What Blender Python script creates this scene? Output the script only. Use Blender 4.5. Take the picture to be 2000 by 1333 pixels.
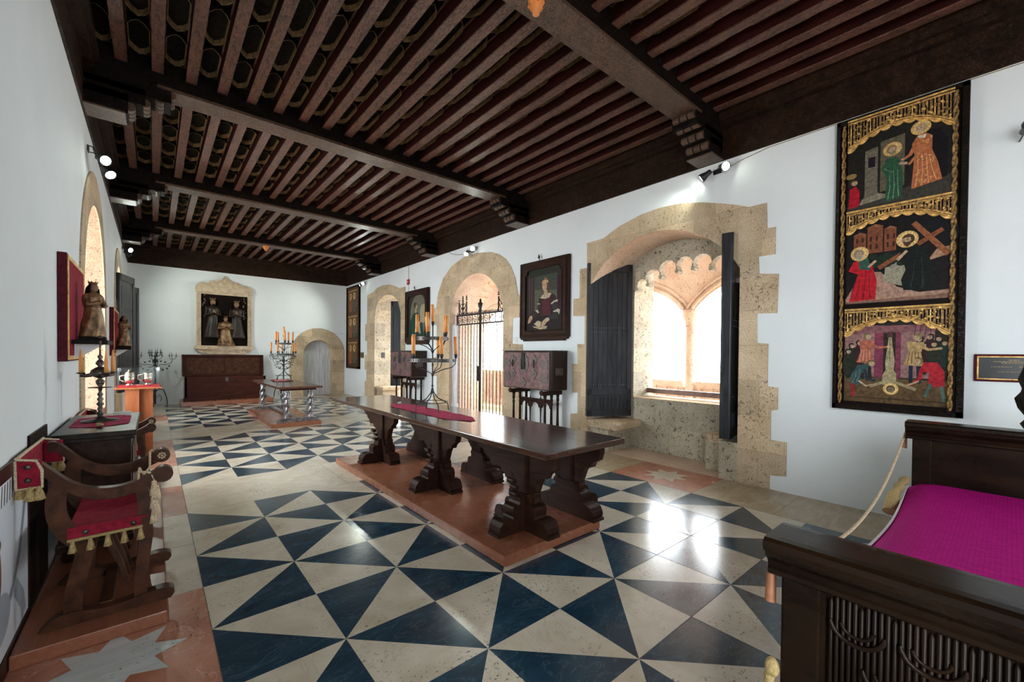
import bpy, bmesh, math, random
from mathutils import Vector, Matrix
from mathutils.geometry import delaunay_2d_cdt
for o in list(bpy.data.objects): bpy.data.objects.remove(o)
rnd = random.Random(7)
scn = bpy.context.scene
COL = scn.collection
pi = math.pi

# ------------------------------------------------------------------ camera
EYE = 1.5895
cam_d = bpy.data.cameras.new('camera'); cam = bpy.data.objects.new('camera', cam_d); COL.objects.link(cam)
yaw, pitch, roll = .7041, -.0128, .0089
f_ = Vector((math.sin(yaw)*math.cos(pitch), math.cos(yaw)*math.cos(pitch), math.sin(pitch)))
r_ = Vector((math.cos(yaw), -math.sin(yaw), 0)); u_ = r_.cross(f_)
r2 = r_*math.cos(roll)+u_*math.sin(roll); u2 = -r_*math.sin(roll)+u_*math.cos(roll)
M = Matrix((r2, u2, -f_)).transposed().to_4x4(); M.translation = Vector((0, 0, EYE)); cam.matrix_world = M
cam_d.sensor_width = 36; cam_d.sensor_fit = 'HORIZONTAL'; cam_d.lens = 36*824.85/2000
cam_d.shift_y = (702.4-666.5)/2000; cam_d.clip_start = .02; cam_d.clip_end = 300
scn.camera = cam

# ------------------------------------------------------------------ sky, sun, exposure
w = bpy.data.worlds.new('sky'); scn.world = w; w.use_nodes = True
bg = w.node_tree.nodes['Background']; bg.inputs[0].default_value = (.88, .95, 1, 1); bg.inputs[1].default_value = 18.0
def light(name, kind, loc, energy, color=(1, 1, 1), rot=None, aim=None, size=1, sizey=None, parent=None, **k):
    d = bpy.data.lights.new(name, kind); d.energy = energy; d.color = color
    if kind == 'AREA':
        d.size = size
        if sizey: d.shape = 'RECTANGLE'; d.size_y = sizey
    for a, b in k.items(): setattr(d, a, b)
    o = bpy.data.objects.new(name, d); COL.objects.link(o); o.location = loc
    if aim is not None: o.rotation_euler = (Vector(aim)-Vector(loc)).to_track_quat('-Z', 'Y').to_euler()
    if parent: o.parent = parent
    return o
light('sun', 'SUN', (-3, 24, 25), 4.5, (1, .95, .88), aim=(7, 3.5, 0), angle=.02)
# sky portals: they add no light, they only steer sampling to the openings
def portal(loc, aim, sx, sy):
    o = light('sky_portal', 'AREA', loc, 1, (1, 1, 1), aim=aim, size=sx, sizey=sy); o.data.cycles.is_portal = True
portal((6.98, 3.35, 1.8), (0, 3.35, 1.8), 2.4, 2.6)
portal((7.32, 8.5, 1.7), (0, 8.5, 1.7), 2.8, 3.5)
portal((-1.33, 7.5, 2.07), (5, 7.5, 2.07), 2.5, 2.7); portal((-1.33, 12.12, 2.05), (5, 12.12, 2.05), 2.0, 2.7); portal((-1.33, -1.9, 2.2), (5, -1.9, 2.2), 3.4, 2.9)
portal((.8, -4.82, 1.9), (.8, 6, 1.9), 1.4, 2.2); portal((6.4, 12.7, 1.8), (0, 12.7, 1.8), 1.9, 3.2)
scn.view_settings.view_transform = 'Standard'; scn.view_settings.look = 'None'
scn.view_settings.gamma = 1; scn.view_settings.use_curve_mapping = False
scn.view_settings.exposure = 0.08

# ------------------------------------------------------------------ materials
MATS = {}
def nt(name, rough=.5, metal=0, spec=.5):
    m = bpy.data.materials.new(name); m.use_nodes = True; MATS[name] = m
    t = m.node_tree; b = t.nodes['Principled BSDF']
    b.inputs['Roughness'].default_value = rough; b.inputs['Metallic'].default_value = metal
    b.inputs['Specular IOR Level'].default_value = spec
    return m, t, b
def nd(t, kind, **k):
    n = t.nodes.new(kind)
    for a, v in k.items():
        if a in n.inputs.keys() and not hasattr(n, a): n.inputs[a].default_value = v
        else: setattr(n, a, v)
    return n
def setin(n, **k):
    for a, v in k.items(): n.inputs[a.replace('_', ' ')].default_value = v
    return n
def coords(t, scale=(1, 1, 1), obj=True, rot=(0, 0, 0)):
    c = t.nodes.new('ShaderNodeTexCoord'); mp = t.nodes.new('ShaderNodeMapping')
    mp.inputs['Scale'].default_value = scale; mp.inputs['Rotation'].default_value = rot
    t.links.new(c.outputs['Object' if obj else 'Generated'], mp.inputs['Vector']); return mp.outputs[0]
def noise(t, v, scale, detail=4, rough=.55, dist=0):
    n = t.nodes.new('ShaderNodeTexNoise'); setin(n, Scale=scale, Detail=detail, Roughness=rough, Distortion=dist)
    t.links.new(v, n.inputs['Vector']); return n.outputs['Fac']
def ramp(t, fac, stops):
    r = t.nodes.new('ShaderNodeValToRGB'); e = r.color_ramp.elements
    while len(e) < len(stops): e.new(.5)
    for el, (p, c) in zip(e, stops): el.position = p; el.color = (*c, 1) if len(c) == 3 else c
    t.links.new(fac, r.inputs[0]); return r.outputs[0]
def mix(t, fac, a, b, mode='MIX'):
    m = t.nodes.new('ShaderNodeMix'); m.data_type = 'RGBA'; m.blend_type = mode
    for s, i in ((fac, 0), (a, 6), (b, 7)):
        if isinstance(s, (int, float)): m.inputs[i].default_value = s
        elif isinstance(s, tuple): m.inputs[i].default_value = (*s, 1)
        else: t.links.new(s, m.inputs[i])
    return m.outputs[2]
def bump(t, b, h, strength=.3, dist=.01):
    n = t.nodes.new('ShaderNodeBump'); setin(n, Strength=strength, Distance=dist)
    t.links.new(h, n.inputs['Height']); t.links.new(n.outputs[0], b.inputs['Normal'])
def varmat(name, c1, c2, scale=4, rough=.5, metal=0, spec=.5, stretch=(1, 1, 1), bstr=.15, bscale=None, bdist=.005, detail=5, rough2=None, lo=.35, hi=.65):
    m, t, b = nt(name, rough, metal, spec); v = coords(t, stretch)
    n = noise(t, v, scale, detail); t.links.new(ramp(t, n, [(lo, c1), (hi, c2)]), b.inputs['Base Color'])
    if bstr: bump(t, b, noise(t, v, bscale or scale*3, 4), bstr, bdist)
    if rough2 is not None:
        mr = t.nodes.new('ShaderNodeMapRange'); setin(mr, To_Min=rough, To_Max=rough2)
        t.links.new(n, mr.inputs[0]); t.links.new(mr.outputs[0], b.inputs['Roughness'])
    return m
def stone(name, c1, c2, pit, pitscale=15, amount=.33, courses=True):
    """shelly limestone in courses: block tone, fine grain, zones of dark pits"""
    m, t, b = nt(name, .88, 0, .2); v = coords(t)
    base = ramp(t, noise(t, v, 2.4, 7), [(.3, c1), (.7, c2)])
    if courses:
        sp = t.nodes.new('ShaderNodeSeparateXYZ'); t.links.new(v, sp.inputs[0]); ad = t.nodes.new('ShaderNodeMath'); ad.operation = 'ADD'; t.links.new(sp.outputs[0], ad.inputs[0]); t.links.new(sp.outputs[1], ad.inputs[1])
        cb = t.nodes.new('ShaderNodeCombineXYZ'); t.links.new(ad.outputs[0], cb.inputs[0]); t.links.new(sp.outputs[2], cb.inputs[1])
        br = t.nodes.new('ShaderNodeTexBrick'); setin(br, Scale=1.0, Mortar_Size=.006, Brick_Width=.56, Row_Height=.43, Mortar_Smooth=.6, Bias=0)
        br.inputs['Color1'].default_value = (.80, .80, .80, 1); br.inputs['Color2'].default_value = (1.12, 1.08, 1.02, 1); br.inputs['Mortar'].default_value = (.78, .74, .68, 1); t.links.new(cb.outputs[0], br.inputs['Vector'])
        base = mix(t, 1.0, base, br.outputs['Color'], 'MULTIPLY')
    fine = noise(t, v, 55, 4, .7); base = mix(t, .5, base, mix(t, 1.0, base, ramp(t, fine, [(.35, (.45, .42, .38)), (.6, (1.15, 1.12, 1.08))]), 'MULTIPLY'))
    n1 = noise(t, v, pitscale*2.2, 3, .65, 1.2); zone = noise(t, v, 2.1, 3)
    pits = ramp(t, n1, [(.585, (0, 0, 0)), (.635, (1, 1, 1))]); zm = ramp(t, zone, [(.56-amount*.4, (0, 0, 0)), (.64-amount*.25, (1, 1, 1))])
    pm = mix(t, 1.0, pits, zm, 'MULTIPLY')
    t.links.new(mix(t, mix(t, 1.0, pm, (.85, .85, .85), 'MULTIPLY'), base, pit), b.inputs['Base Color'])
    bump(t, b, mix(t, 1.0, ramp(t, fine, [(0, (.3, .3, .3)), (1, (.8, .8, .8))]), pm, 'SUBTRACT'), .6, .012); return m
def marble(name, c1, c2, vein, rough=.2, vs=1.0, stretch=(1, 1, 1), pits=True, rot=0):
    m, t, b = nt(name, rough, 0, .5); v = coords(t, stretch, rot=(0, 0, rot))
    base = ramp(t, noise(t, v, 3.0, 6, .6, .6), [(.32, c1), (.68, c2)])
    vn = noise(t, v, 2.2, 8, .62, 1.6)
    vm = ramp(t, vn, [(.485, (0, 0, 0)), (.5, (1, 1, 1)), (.515, (0, 0, 0))])
    col = mix(t, mix(t, 1.0, vm, (vs, vs, vs), 'MULTIPLY'), base, vein)
    if pits:
        vp = coords(t, (1, 1, 1)); pz = noise(t, vp, 42, 3, .7)
        z2 = noise(t, vp, 2.6, 4)
        pm = mix(t, 1.0, ramp(t, pz, [(.59, (0, 0, 0)), (.64, (1, 1, 1))]), ramp(t, z2, [(.50, (0, 0, 0)), (.60, (1, 1, 1))]), 'MULTIPLY')
        col = mix(t, pm, col, tuple(x*.28 for x in c1))
        st = ramp(t, noise(t, vp, 1.3, 4), [(.56, (0, 0, 0)), (.68, (.55, .55, .55))])
        col = mix(t, st, col, (c1[0]*.72, c1[1]*.66, c1[2]*.58))
    t.links.new(col, b.inputs['Base Color'])
    mr = t.nodes.new('ShaderNodeMapRange'); setin(mr, To_Min=rough*.75, To_Max=rough*1.5)
    t.links.new(noise(t, coords(t), 3.3, 5), mr.inputs[0]); t.links.new(mr.outputs[0], b.inputs['Roughness'])
    bump(t, b, noise(t, coords(t), 1.8, 2), .05, .01)
    return m
def carved(name, c1, c2, gilt=None, scale=30, rough=.5, gm=.35, bstr=.6, spec=.2):
    """dark wood with low painted and carved scrollwork"""
    m, t, b = nt(name, rough, 0, spec); v = coords(t)
    base = ramp(t, noise(t, v, 5, 5), [(.3, c1), (.7, c2)])
    base = mix(t, 1.0, base, ramp(t, noise(t, v, scale*.55, 3, .6, 1.5), [(.42, (.38, .36, .36)), (.54, (1.1, 1.1, 1.1))]), 'MULTIPLY')
    wv = t.nodes.new('ShaderNodeTexVoronoi'); wv.feature = 'DISTANCE_TO_EDGE'; setin(wv, Scale=scale); t.links.new(v, wv.inputs['Vector'])
    nz = noise(t, v, scale*1.1, 3, .6, 2.5)
    lines = ramp(t, nz, [(.44, (0, 0, 0)), (.5, (1, 1, 1)), (.56, (0, 0, 0))])
    if gilt:
        t.links.new(mix(t, mix(t, 1.0, lines, (gm, gm, gm), 'MULTIPLY'), base, gilt), b.inputs['Base Color'])
    else: t.links.new(base, b.inputs['Base Color'])
    bump(t, b, lines, bstr, .008); return m

m_, t, b = nt('plaster', .85, 0, .2); v = coords(t)
t.links.new(ramp(t, noise(t, v, 1.2, 5), [(.3, (.73, .77, .775)), (.7, (.79, .825, .83))]), b.inputs['Base Color']); bump(t, b, noise(t, v, 9, 6), .25, .02)
m_, t, b = nt('plaster_streaked', .85, 0, .2); v = coords(t); sp = t.nodes.new('ShaderNodeSeparateXYZ'); t.links.new(v, sp.inputs[0])
def mth(op, a, b_=None):
    n = t.nodes.new('ShaderNodeMath'); n.operation = op
    for q, i in ((a, 0), (b_, 1)):
        if q is None: continue
        if isinstance(q, (int, float)): n.inputs[i].default_value = q
        else: t.links.new(q, n.inputs[i])
    return n.outputs[0]
ny = mth('ADD', sp.outputs[1], mth('MULTIPLY', noise(t, v, 5, 4), .22))
gy = mth('SUBTRACT', 1.0, mth('MINIMUM', 1.0, mth('MULTIPLY', mth('ABSOLUTE', mth('SUBTRACT', ny, 4.36)), 14.0)))
gz = mth('SUBTRACT', 1.0, mth('MINIMUM', 1.0, mth('MULTIPLY', mth('ABSOLUTE', mth('SUBTRACT', sp.outputs[2], 1.38)), 2.6)))
base = ramp(t, noise(t, v, 1.2, 5), [(.3, (.73, .77, .775)), (.7, (.79, .825, .83))])
t.links.new(mix(t, mth('MULTIPLY', mth('MULTIPLY', gy, gz), .65), base, (.30, .33, .35)), b.inputs['Base Color']); bump(t, b, noise(t, v, 9, 6), .25, .02)
stone('limestone', (.50, .385, .25), (.70, .575, .42), (.15, .10, .06), 11)
stone('limestone_grey', (.40, .36, .27), (.58, .53, .43), (.07, .055, .04), 9, .85)
stone('limestone_bounce', (.60, .45, .34), (.76, .62, .50), (.30, .18, .12), 15, .45, False)  # arch reveal stone, its pink the warm bounced light put into the colour
marble('marble_cream', (.60, .53, .41), (.76, .70, .58), (.50, .43, .32), .17, .5)
marble('marble_tan', (.42, .32, .20), (.56, .45, .31), (.34, .25, .16), .2, .6, (1, 3, 1))
marble('marble_navy', (.008, .030, .055), (.022, .065, .105), (.20, .28, .34), .16, .20, (1, 2.2, 1), False, .4)
marble('marble_red', (.43, .165, .095), (.56, .26, .17), (.68, .48, .38), .22, .5)
marble('marble_pale', (.58, .60, .58), (.68, .70, .68), (.45, .48, .48), .2, .6, (1, 5, 1))
varmat('grout', (.05, .045, .04), (.12, .10, .08), 20, .8)
varmat('terracotta', (.50, .33, .23), (.64, .45, .33), 6, .8)
def wood(name, c1, c2, rough=.4, scale=3, st=(8, 1, 8), coat=0, bs=.25, spec=.12):
    m, t, b = nt(name, rough, 0, spec); v = coords(t, st)
    n = noise(t, v, scale, 6, .6, .4); t.links.new(ramp(t, n, [(.3, c1), (.7, c2)]), b.inputs['Base Color'])
    bump(t, b, n, bs, .004)
    if coat: b.inputs['Coat Weight'].default_value = coat; b.inputs['Coat Roughness'].default_value = .12
    mr = t.nodes.new('ShaderNodeMapRange'); setin(mr, To_Min=rough*.8, To_Max=rough*1.3)
    t.links.new(noise(t, coords(t), 6, 4), mr.inputs[0]); t.links.new(mr.outputs[0], b.inputs['Roughness'])
    return m
wood('oak_black', (.005, .0035, .003), (.014, .008, .006), .42, spec=.06)
wood('walnut_dark', (.014, .006, .004), (.045, .019, .012), .33)
wood('walnut_top', (.030, .013, .009), (.075, .032, .020), .16, 2.5, (9, 1, 9), .6, .12, .5)
wood('walnut_chair', (.026, .010, .006), (.100, .040, .020), .36, 4, (3, 3, 3))
wood('plinth_wood', (.25, .088, .046), (.34, .128, .068), .26, 1.3, (34, 1.4, 34), .2, .1, .4)
wood('plinth_wood_x', (.23, .080, .042), (.33, .12, .062), .3, 1.3, (34, 1.4, 34), .2, .1, .35)
wood('cherry', (.22, .065, .024), (.31, .105, .042), .35, 3, (6, 6, 1))
wood('chest_wood', (.035, .010, .006), (.075, .022, .014), .4, 3, (1, 8, 8))
wood('shutter_wood', (.009, .010, .013), (.040, .042, .048), .30, 3, (6, 6, 1), spec=.4)
wood('grey_wood_sheen', (.34, .345, .36), (.72, .73, .76), .32, 3, (12, 12, .7), spec=.5)  # grey wood paled, the far door's top-lit sheen put into the colour
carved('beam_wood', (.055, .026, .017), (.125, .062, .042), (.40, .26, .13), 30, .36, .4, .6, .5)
carved('beam_shaded', (.006, .004, .003), (.013, .008, .006), (.03, .02, .012), 16, .6, .5, 1, .12)  # beam sides and corbels, their near-black shade put into the colour
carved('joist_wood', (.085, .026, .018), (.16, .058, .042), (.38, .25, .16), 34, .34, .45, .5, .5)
varmat('joist_shaded', (.014, .003, .0025), (.034, .007, .006), 8, .6, 0, .12)  # joist wood again, with the shade of its sides put into the colour
carved('cornice_wood', (.018, .007, .0045), (.045, .019, .011), (.13, .075, .035), 14, .5, .5, 1.2, .15)
carved('coffer_board', (.006, .006, .005), (.014, .013, .010), (.07, .06, .032), 22, .6, .5, 1, .12)
varmat('coffer_gilt', (.12, .08, .035), (.30, .20, .10), 20, .55)
varmat('gilt_trim', (.20, .13, .05), (.34, .24, .11), 20, .55)
carved('carved_black', (.006, .004, .003), (.016, .010, .006), (.06, .036, .018), 18, .4, .5, 1, .2)
varmat('gold', (.45, .24, .06), (.98, .62, .20), 26, .34, .35, .5, (1, 1, 1), 1.0, 45, .01)
varmat('gold_dark', (.06, .032, .012), (.46, .26, .08), 40, .42, .3, .5, (1, 1, 1), 1.0, 50, .01)
varmat('gilded_wood', (.07, .035, .018), (.34, .20, .09), 14, .4, .35, .5, (1, 1, 1), .5, 30, .01)
varmat('old_silver', (.10, .095, .10), (.42, .41, .43), 14, .28, .75, .5)
varmat('silver', (.62, .58, .48), (.82, .80, .74), 20, .2, 1.0, .5, (1, 1, 1), .4, 40, .005)
varmat('iron', (.022, .020, .020), (.05, .046, .045), 30, .45, .6)
varmat('iron_grey', (.16, .16, .17), (.34, .34, .36), 30, .4, .6)
varmat('wax', (.80, .30, .07), (.92, .42, .13), 10, .45, 0, .4, (1, 1, 1), .1)
MATS['wax'].node_tree.nodes['Principled BSDF'].inputs['Subsurface Weight'].default_value = .15
varmat('wax_pale', (.88, .62, .32), (.95, .74, .46), 10, .45)
varmat('velvet_red', (.20, .008, .022), (.30, .014, .035), 30, .85, 0, .2, (1, 1, 1), .3, 200, .002)
varmat('velvet_dark', (.05, .006, .010), (.09, .010, .016), 30, .85, 0, .2)
varmat('felt_red', (.55, .02, .035), (.65, .03, .05), 30, .9)
varmat('braid', (.45, .32, .20), (.72, .58, .42), 120, .7, 0, .3, (1, 1, 1), .8, 200, .003)
varmat('tassel', (.28, .19, .07), (.58, .44, .20), 90, .6, 0, .3, (3, 3, .4), .9, 150, .004)
varmat('rope', (.45, .33, .20), (.72, .58, .40), 90, .8, 0, .2, (1, 1, 1), .9, 150, .003)
varmat('white_paint', (.75, .76, .76), (.82, .83, .83), 8, .6)
varmat('black_plastic', (.010, .010, .011), (.02, .02, .022), 8, .35)
varmat('mount_iron', (.07, .05, .045), (.20, .16, .15), 40, .4, .3, .5, (1, 1, 1), .6, 60)
varmat('leather_glare', (.11, .055, .052), (.22, .125, .12), 12, .35, 0, .5, (1, 1, 1), .4, 30, .004)  # cabinet front, its glare put into a paler leather colour
varmat('leather_side', (.012, .005, .004), (.026, .010, .008), 12, .3, 0, .3)
varmat('iron_plate', (.05, .045, .045), (.13, .115, .11), 40, .4, .5, .5, (1, 1, 1), .6, 60)
varmat('orange_plastic', (.85, .28, .06), (.95, .36, .1), 5, .4)
varmat('red_plastic', (.35, .01, .02), (.45, .015, .03), 5, .4)
varmat('paper', (.62, .60, .55), (.80, .78, .72), 8, .7)
varmat('leaves', (.05, .12, .03), (.12, .25, .06), 8, .6)
# magenta woven cover and damask runner
m_, t, b = nt('magenta_weave', .8, 0, .08); v = coords(t)
br = t.nodes.new('ShaderNodeTexBrick'); setin(br, Scale=16, Mortar_Size=.02, Brick_Width=.5, Row_Height=.22)
br.inputs['Color1'].default_value = (.58, .012, .27, 1); br.inputs['Color2'].default_value = (.46, .008, .20, 1); br.inputs['Mortar'].default_value = (.26, .004, .11, 1)
mpz = coords(t, (1, 1, 1), rot=(0, 0, pi/2)); t.links.new(mpz, br.inputs['Vector']); t.links.new(br.outputs['Color'], b.inputs['Base Color']); bump(t, b, br.outputs['Fac'], -1.0, .012)
carved('damask', (.36, .008, .06), (.48, .014, .09), (.72, .20, .30), 26, .8, .6, .2, .05)
carved('floral_red', (.40, .02, .05), (.30, .012, .035), (.85, .62, .58), 16, .6, .9, .1)
def glass(name, tint=(.95, 1, 1)):
    m, t, b = nt(name, .03, 0, .5); b.inputs['Base Color'].default_value = (*tint, 1); b.inputs['Transmission Weight'].default_value = 1; b.inputs['IOR'].default_value = 1.45; return m
glass('glass')
def emis(name, c, s):
    m, t, b = nt(name, .5); b.inputs['Base Color'].default_value = (*c, 1); b.inputs['Emission Color'].default_value = (*c, 1); b.inputs['Emission Strength'].default_value = s; return m
emis('lamp_glow', (.93, 1, .90), 40)
# one pigment material for everything painted: colours sit on the faces
m_, t, b = nt('paint', .5, 0, .12); at = t.nodes.new('ShaderNodeAttribute'); at.attribute_name = 'pigment'
v = coords(t); t.links.new(mix(t, 1.0, at.outputs['Color'], ramp(t, noise(t, v, 35, 5), [(.28, (.38, .38, .38)), (.7, (.95, .95, .95))]), 'MULTIPLY'), b.inputs['Base Color']); bump(t, b, noise(t, v, 60, 3), .15, .002)
m_, t, b = nt('paint_gold', .35, .25, .5); at = t.nodes.new('ShaderNodeAttribute'); at.attribute_name = 'pigment'
v = coords(t); t.links.new(mix(t, 1.0, at.outputs['Color'], ramp(t, noise(t, v, 60, 4), [(.3, (.45, .4, .35)), (.65, (1.0, 1.0, 1.0))]), 'MULTIPLY'), b.inputs['Base Color']); bump(t, b, noise(t, v, 55, 3), .8, .006)

varmat('relief_frame', (.46, .34, .22), (.66, .53, .37), 8, .6)
varmat('relief_wood', (.010, .006, .004), (.035, .020, .010), 12, .5, .1)
varmat('relief_skin', (.20, .10, .05), (.28, .15, .08), 12, .5)
wood('bed_wood', (.004, .0022, .0015), (.017, .0085, .004), .26, 3, (4, 1, 4), .08)
wood('bed_carving', (.004, .0022, .0016), (.016, .008, .004), .32, 3, (4, 4, 1))
wood('cab_top', (.012, .009, .007), (.042, .031, .025), .35, 3, (6, 1, 6))
varmat('bronze', (.035, .03, .026), (.12, .10, .085), 20, .35, .7)
varmat('copper_brown', (.25, .09, .035), (.38, .15, .07), 20, .5)
varmat('rail_wood', (.16, .085, .06), (.26, .15, .11), 8, .5)
stone('arcade_stone', (.52, .36, .27), (.68, .51, .40), (.18, .10, .07), 15, .45, False)
stone('limestone_rose', (.32, .22, .15), (.46, .33, .24), (.13, .08, .05), 11, .6, False)
wood('table_brown', (.07, .026, .017), (.15, .062, .042), .2, 3, (9, 1, 9), .3)
m_, t, b = nt('print_ink', .35, 0, .4); at = t.nodes.new('ShaderNodeAttribute'); at.attribute_name = 'pigment'; t.links.new(at.outputs['Color'], b.inputs['Base Color'])

# ------------------------------------------------------------------ mesh helpers
class MB:
    """gathers polygons and links them as one mesh object"""
    def __init__(s): s.v = []; s.f = []; s.m = []; s.c = []; s.sm = []
    def add(s, vs, fs, mat=0, col=None, smooth=False):
        n = len(s.v); s.v += [tuple(x) for x in vs]
        for f in fs: s.f.append([i+n for i in f]); s.m.append(mat); s.c.append(col); s.sm.append(smooth)
    def box(s, a, b, mat=0, mx=None, col=None):
        (x0, y0, z0), (x1, y1, z1) = a, b
        vs = [Vector(p) for p in ((x0, y0, z0), (x1, y0, z0), (x1, y1, z0), (x0, y1, z0), (x0, y0, z1), (x1, y0, z1), (x1, y1, z1), (x0, y1, z1))]
        if mx is not None: vs = [mx @ p for p in vs]
        s.add(vs, [(0, 3, 2, 1), (4, 5, 6, 7), (0, 1, 5, 4), (1, 2, 6, 5), (2, 3, 7, 6), (3, 0, 4, 7)], mat, col)
    def bbox(s, c, h, mat=0, bev=.006, mx=None):
        """box with chamfered edges; c centre, h half sizes"""
        b = min(bev, *[x*.45 for x in h]); vs = []; idx = {}
        bm = bmesh.new(); bmesh.ops.create_cube(bm, size=2)
        for v_ in bm.verts: v_.co = Vector((v_.co.x*h[0], v_.co.y*h[1], v_.co.z*h[2]))
        bmesh.ops.bevel(bm, geom=bm.edges[:], offset=b, segments=2, affect='EDGES', profile=.6)
        m = Matrix.Translation(c) if mx is None else mx @ Matrix.Translation(c)
        bm.verts.ensure_lookup_table()
        s.add([m @ v_.co for v_ in bm.verts], [[v_.index for v_ in f.verts] for f in bm.faces], mat); bm.free()
    def prism(s, poly, a, b, axis='z', mat=0, smooth=False, mx=None):
        """2D polygon extruded between a and b along axis; poly in the other two axes in order"""
        n = len(poly)
        def P(p, h):
            q = {'z': (p[0], p[1], h), 'y': (p[0], h, p[1]), 'x': (h, p[0], p[1])}[axis]
            return mx @ Vector(q) if mx is not None else q
        vs = [P(p, a) for p in poly]+[P(p, b) for p in poly]
        s.add(vs, [list(range(n))[::-1], list(range(n, 2*n))], mat)
        k = len(s.v)-2*n
        for i in range(n):
            j = (i+1) % n; s.f.append([k+i, k+j, k+n+j, k+n+i]); s.m.append(mat); s.c.append(None); s.sm.append(smooth)
    def tube(s, pts, r, n=8, mat=0, cap=True, twist=0):
        pts = [Vector(p) for p in pts]; k = len(pts); rr = r if isinstance(r, (list, tuple)) else [r]*k
        vs = []; up = None
        for i, p in enumerate(pts):
            d = (pts[min(i+1, k-1)]-pts[max(i-1, 0)]).normalized()
            if up is None: up = d.orthogonal().normalized()
            up = (up-d*up.dot(d)); up = up.normalized() if up.length > 1e-6 else d.orthogonal().normalized()
            sd = d.cross(up)
            for j in range(n):
                a = 2*pi*j/n+twist*i; vs.append(p+(up*math.cos(a)+sd*math.sin(a))*rr[i])
        fs = [(i*n+j, i*n+(j+1) % n, (i+1)*n+(j+1) % n, (i+1)*n+j) for i in range(k-1) for j in range(n)]
        s.add(vs, fs, mat, None, n > 5)
        if cap: s.add([vs[j] for j in range(n)], [list(range(n))[::-1]], mat); s.add([vs[(k-1)*n+j] for j in range(n)], [list(range(n))], mat)
    def lathe(s, prof, c=(0, 0, 0), n=20, mat=0, mx=None, fl=None):
        """profile [(radius, height)] turned about z; fl(a,t) scales the radius"""
        vs = []; k = len(prof)
        for i, (r, z) in enumerate(prof):
            for j in range(n):
                a = 2*pi*j/n; q = r*(fl(a, i/(k-1), z) if fl else 1); p = Vector((q*math.cos(a), q*math.sin(a), z))
                p = (mx @ p if mx is not None else p)+Vector(c); vs.append(p)
        s.add(vs, [(i*n+j, i*n+(j+1) % n, (i+1)*n+(j+1) % n, (i+1)*n+j) for i in range(k-1) for j in range(n)]+[list(range(n))[::-1], list(range((k-1)*n, k*n))], mat, None, True)
    def ell(s, c, h, n=12, mat=0, mx=None):
        pr_ = [(max(1e-4, math.sin(pi*i/n)), -math.cos(pi*i/n)) for i in range(n+1)]
        m = Matrix.Diagonal((*h, 1)); m = Matrix.Translation(c) @ ((mx @ m) if mx is not None else m); s.lathe(pr_, (0, 0, 0), n+4, mat, m)
    def plate(s, outer, holes, fn, d, mat=0, back=True, mate=None):
        """polygon with holes at fn(u,v,0), side walls to fn(u,v,d)"""
        loops = [outer]+holes; vs = []; es = []
        for L in loops:
            k = len(vs); vs += [Vector(p) for p in L]; es += [(k+i, k+(i+1) % len(L)) for i in range(len(L))]
        V, E_, F, *_ = delaunay_2d_cdt(vs, es, [], 0, 1e-6)
        def inside(p, L):
            c = False; n = len(L); j = n-1
            for i in range(n):
                if (L[i][1] > p[1]) != (L[j][1] > p[1]) and p[0] < (L[j][0]-L[i][0])*(p[1]-L[i][1])/(L[j][1]-L[i][1])+L[i][0]: c = not c
                j = i
            return c
        F2 = []
        for f in F:
            c = sum((V[i] for i in f), Vector((0, 0)))/len(f)
            if inside(c, outer) and not any(inside(c, h) for h in holes): F2.append(list(f))
        s.add([fn(p[0], p[1], 0) for p in V], F2, mat)
        if d:
            if back: s.add([fn(p[0], p[1], d) for p in V], [f[::-1] for f in F2], mat)
            for L in loops:
                n = len(L); s.add([fn(*p, 0) for p in L]+[fn(*p, d) for p in L], [(i, (i+1) % n, n+(i+1) % n, n+i) for i in range(n)], mat if (mate is None or L is outer) else mate)
    def build(s, name, mats, parent=None, mod=None, calc=True):
        me = bpy.data.meshes.new(name); me.from_pydata(s.v, [], s.f); 
        if isinstance(mats, str): mats = [mats]
        for m in mats: me.materials.append(MATS[m])
        for p, mi, sm in zip(me.polygons, s.m, s.sm): p.material_index = mi; p.use_smooth = sm
        if any(c is not None for c in s.c):
            at = me.color_attributes.new('pigment', 'FLOAT_COLOR', 'CORNER')
            for p, c in zip(me.polygons, s.c):
                for li in p.loop_indices: at.data[li].color = (*(c or (.5, .5, .5)), 1)
        if calc:
            bm = bmesh.new(); bm.from_mesh(me); bmesh.ops.recalc_face_normals(bm, faces=bm.faces[:]); bm.to_mesh(me); bm.free()
        me.update(); o = bpy.data.objects.new(name, me); COL.objects.link(o)
        if parent is not None: o.parent = parent
        return o
def smooth(pts, k=5):
    """Catmull-Rom through 2D points"""
    P = [Vector(p) for p in pts]; P = [P[0]*2-P[1]]+P+[P[-1]*2-P[-2]]; out = []
    for i in range(1, len(P)-2):
        for q in range(k):
            t = q/k; a, b_, c, d = P[i-1:i+3]; out.append(tuple(.5*((2*b_)+(c-a)*t+(2*a-5*b_+4*c-d)*t*t+(3*b_-a-3*c+d)*t**3)))
    return out+[tuple(P[-2])]
def thing(name, label, cat, loc=(0, 0, 0), rz=0, group=None):
    o = bpy.data.objects.new(name, None); COL.objects.link(o); o.location = loc; o.rotation_euler = (0, 0, rz); o.empty_display_size = .1
    return tag(o, label, cat, group)
def tag(o, label, cat, group=None):
    o['label'] = label; o['category'] = cat
    if group: o['group'] = group
    return o
def struct(o): o['kind'] = 'structure'; return o
def copy_tree(o, parent=None):
    c = o.copy(); COL.objects.link(c); c.parent = parent
    for ch in list(o.children): copy_tree(ch, c)
    return c
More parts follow.
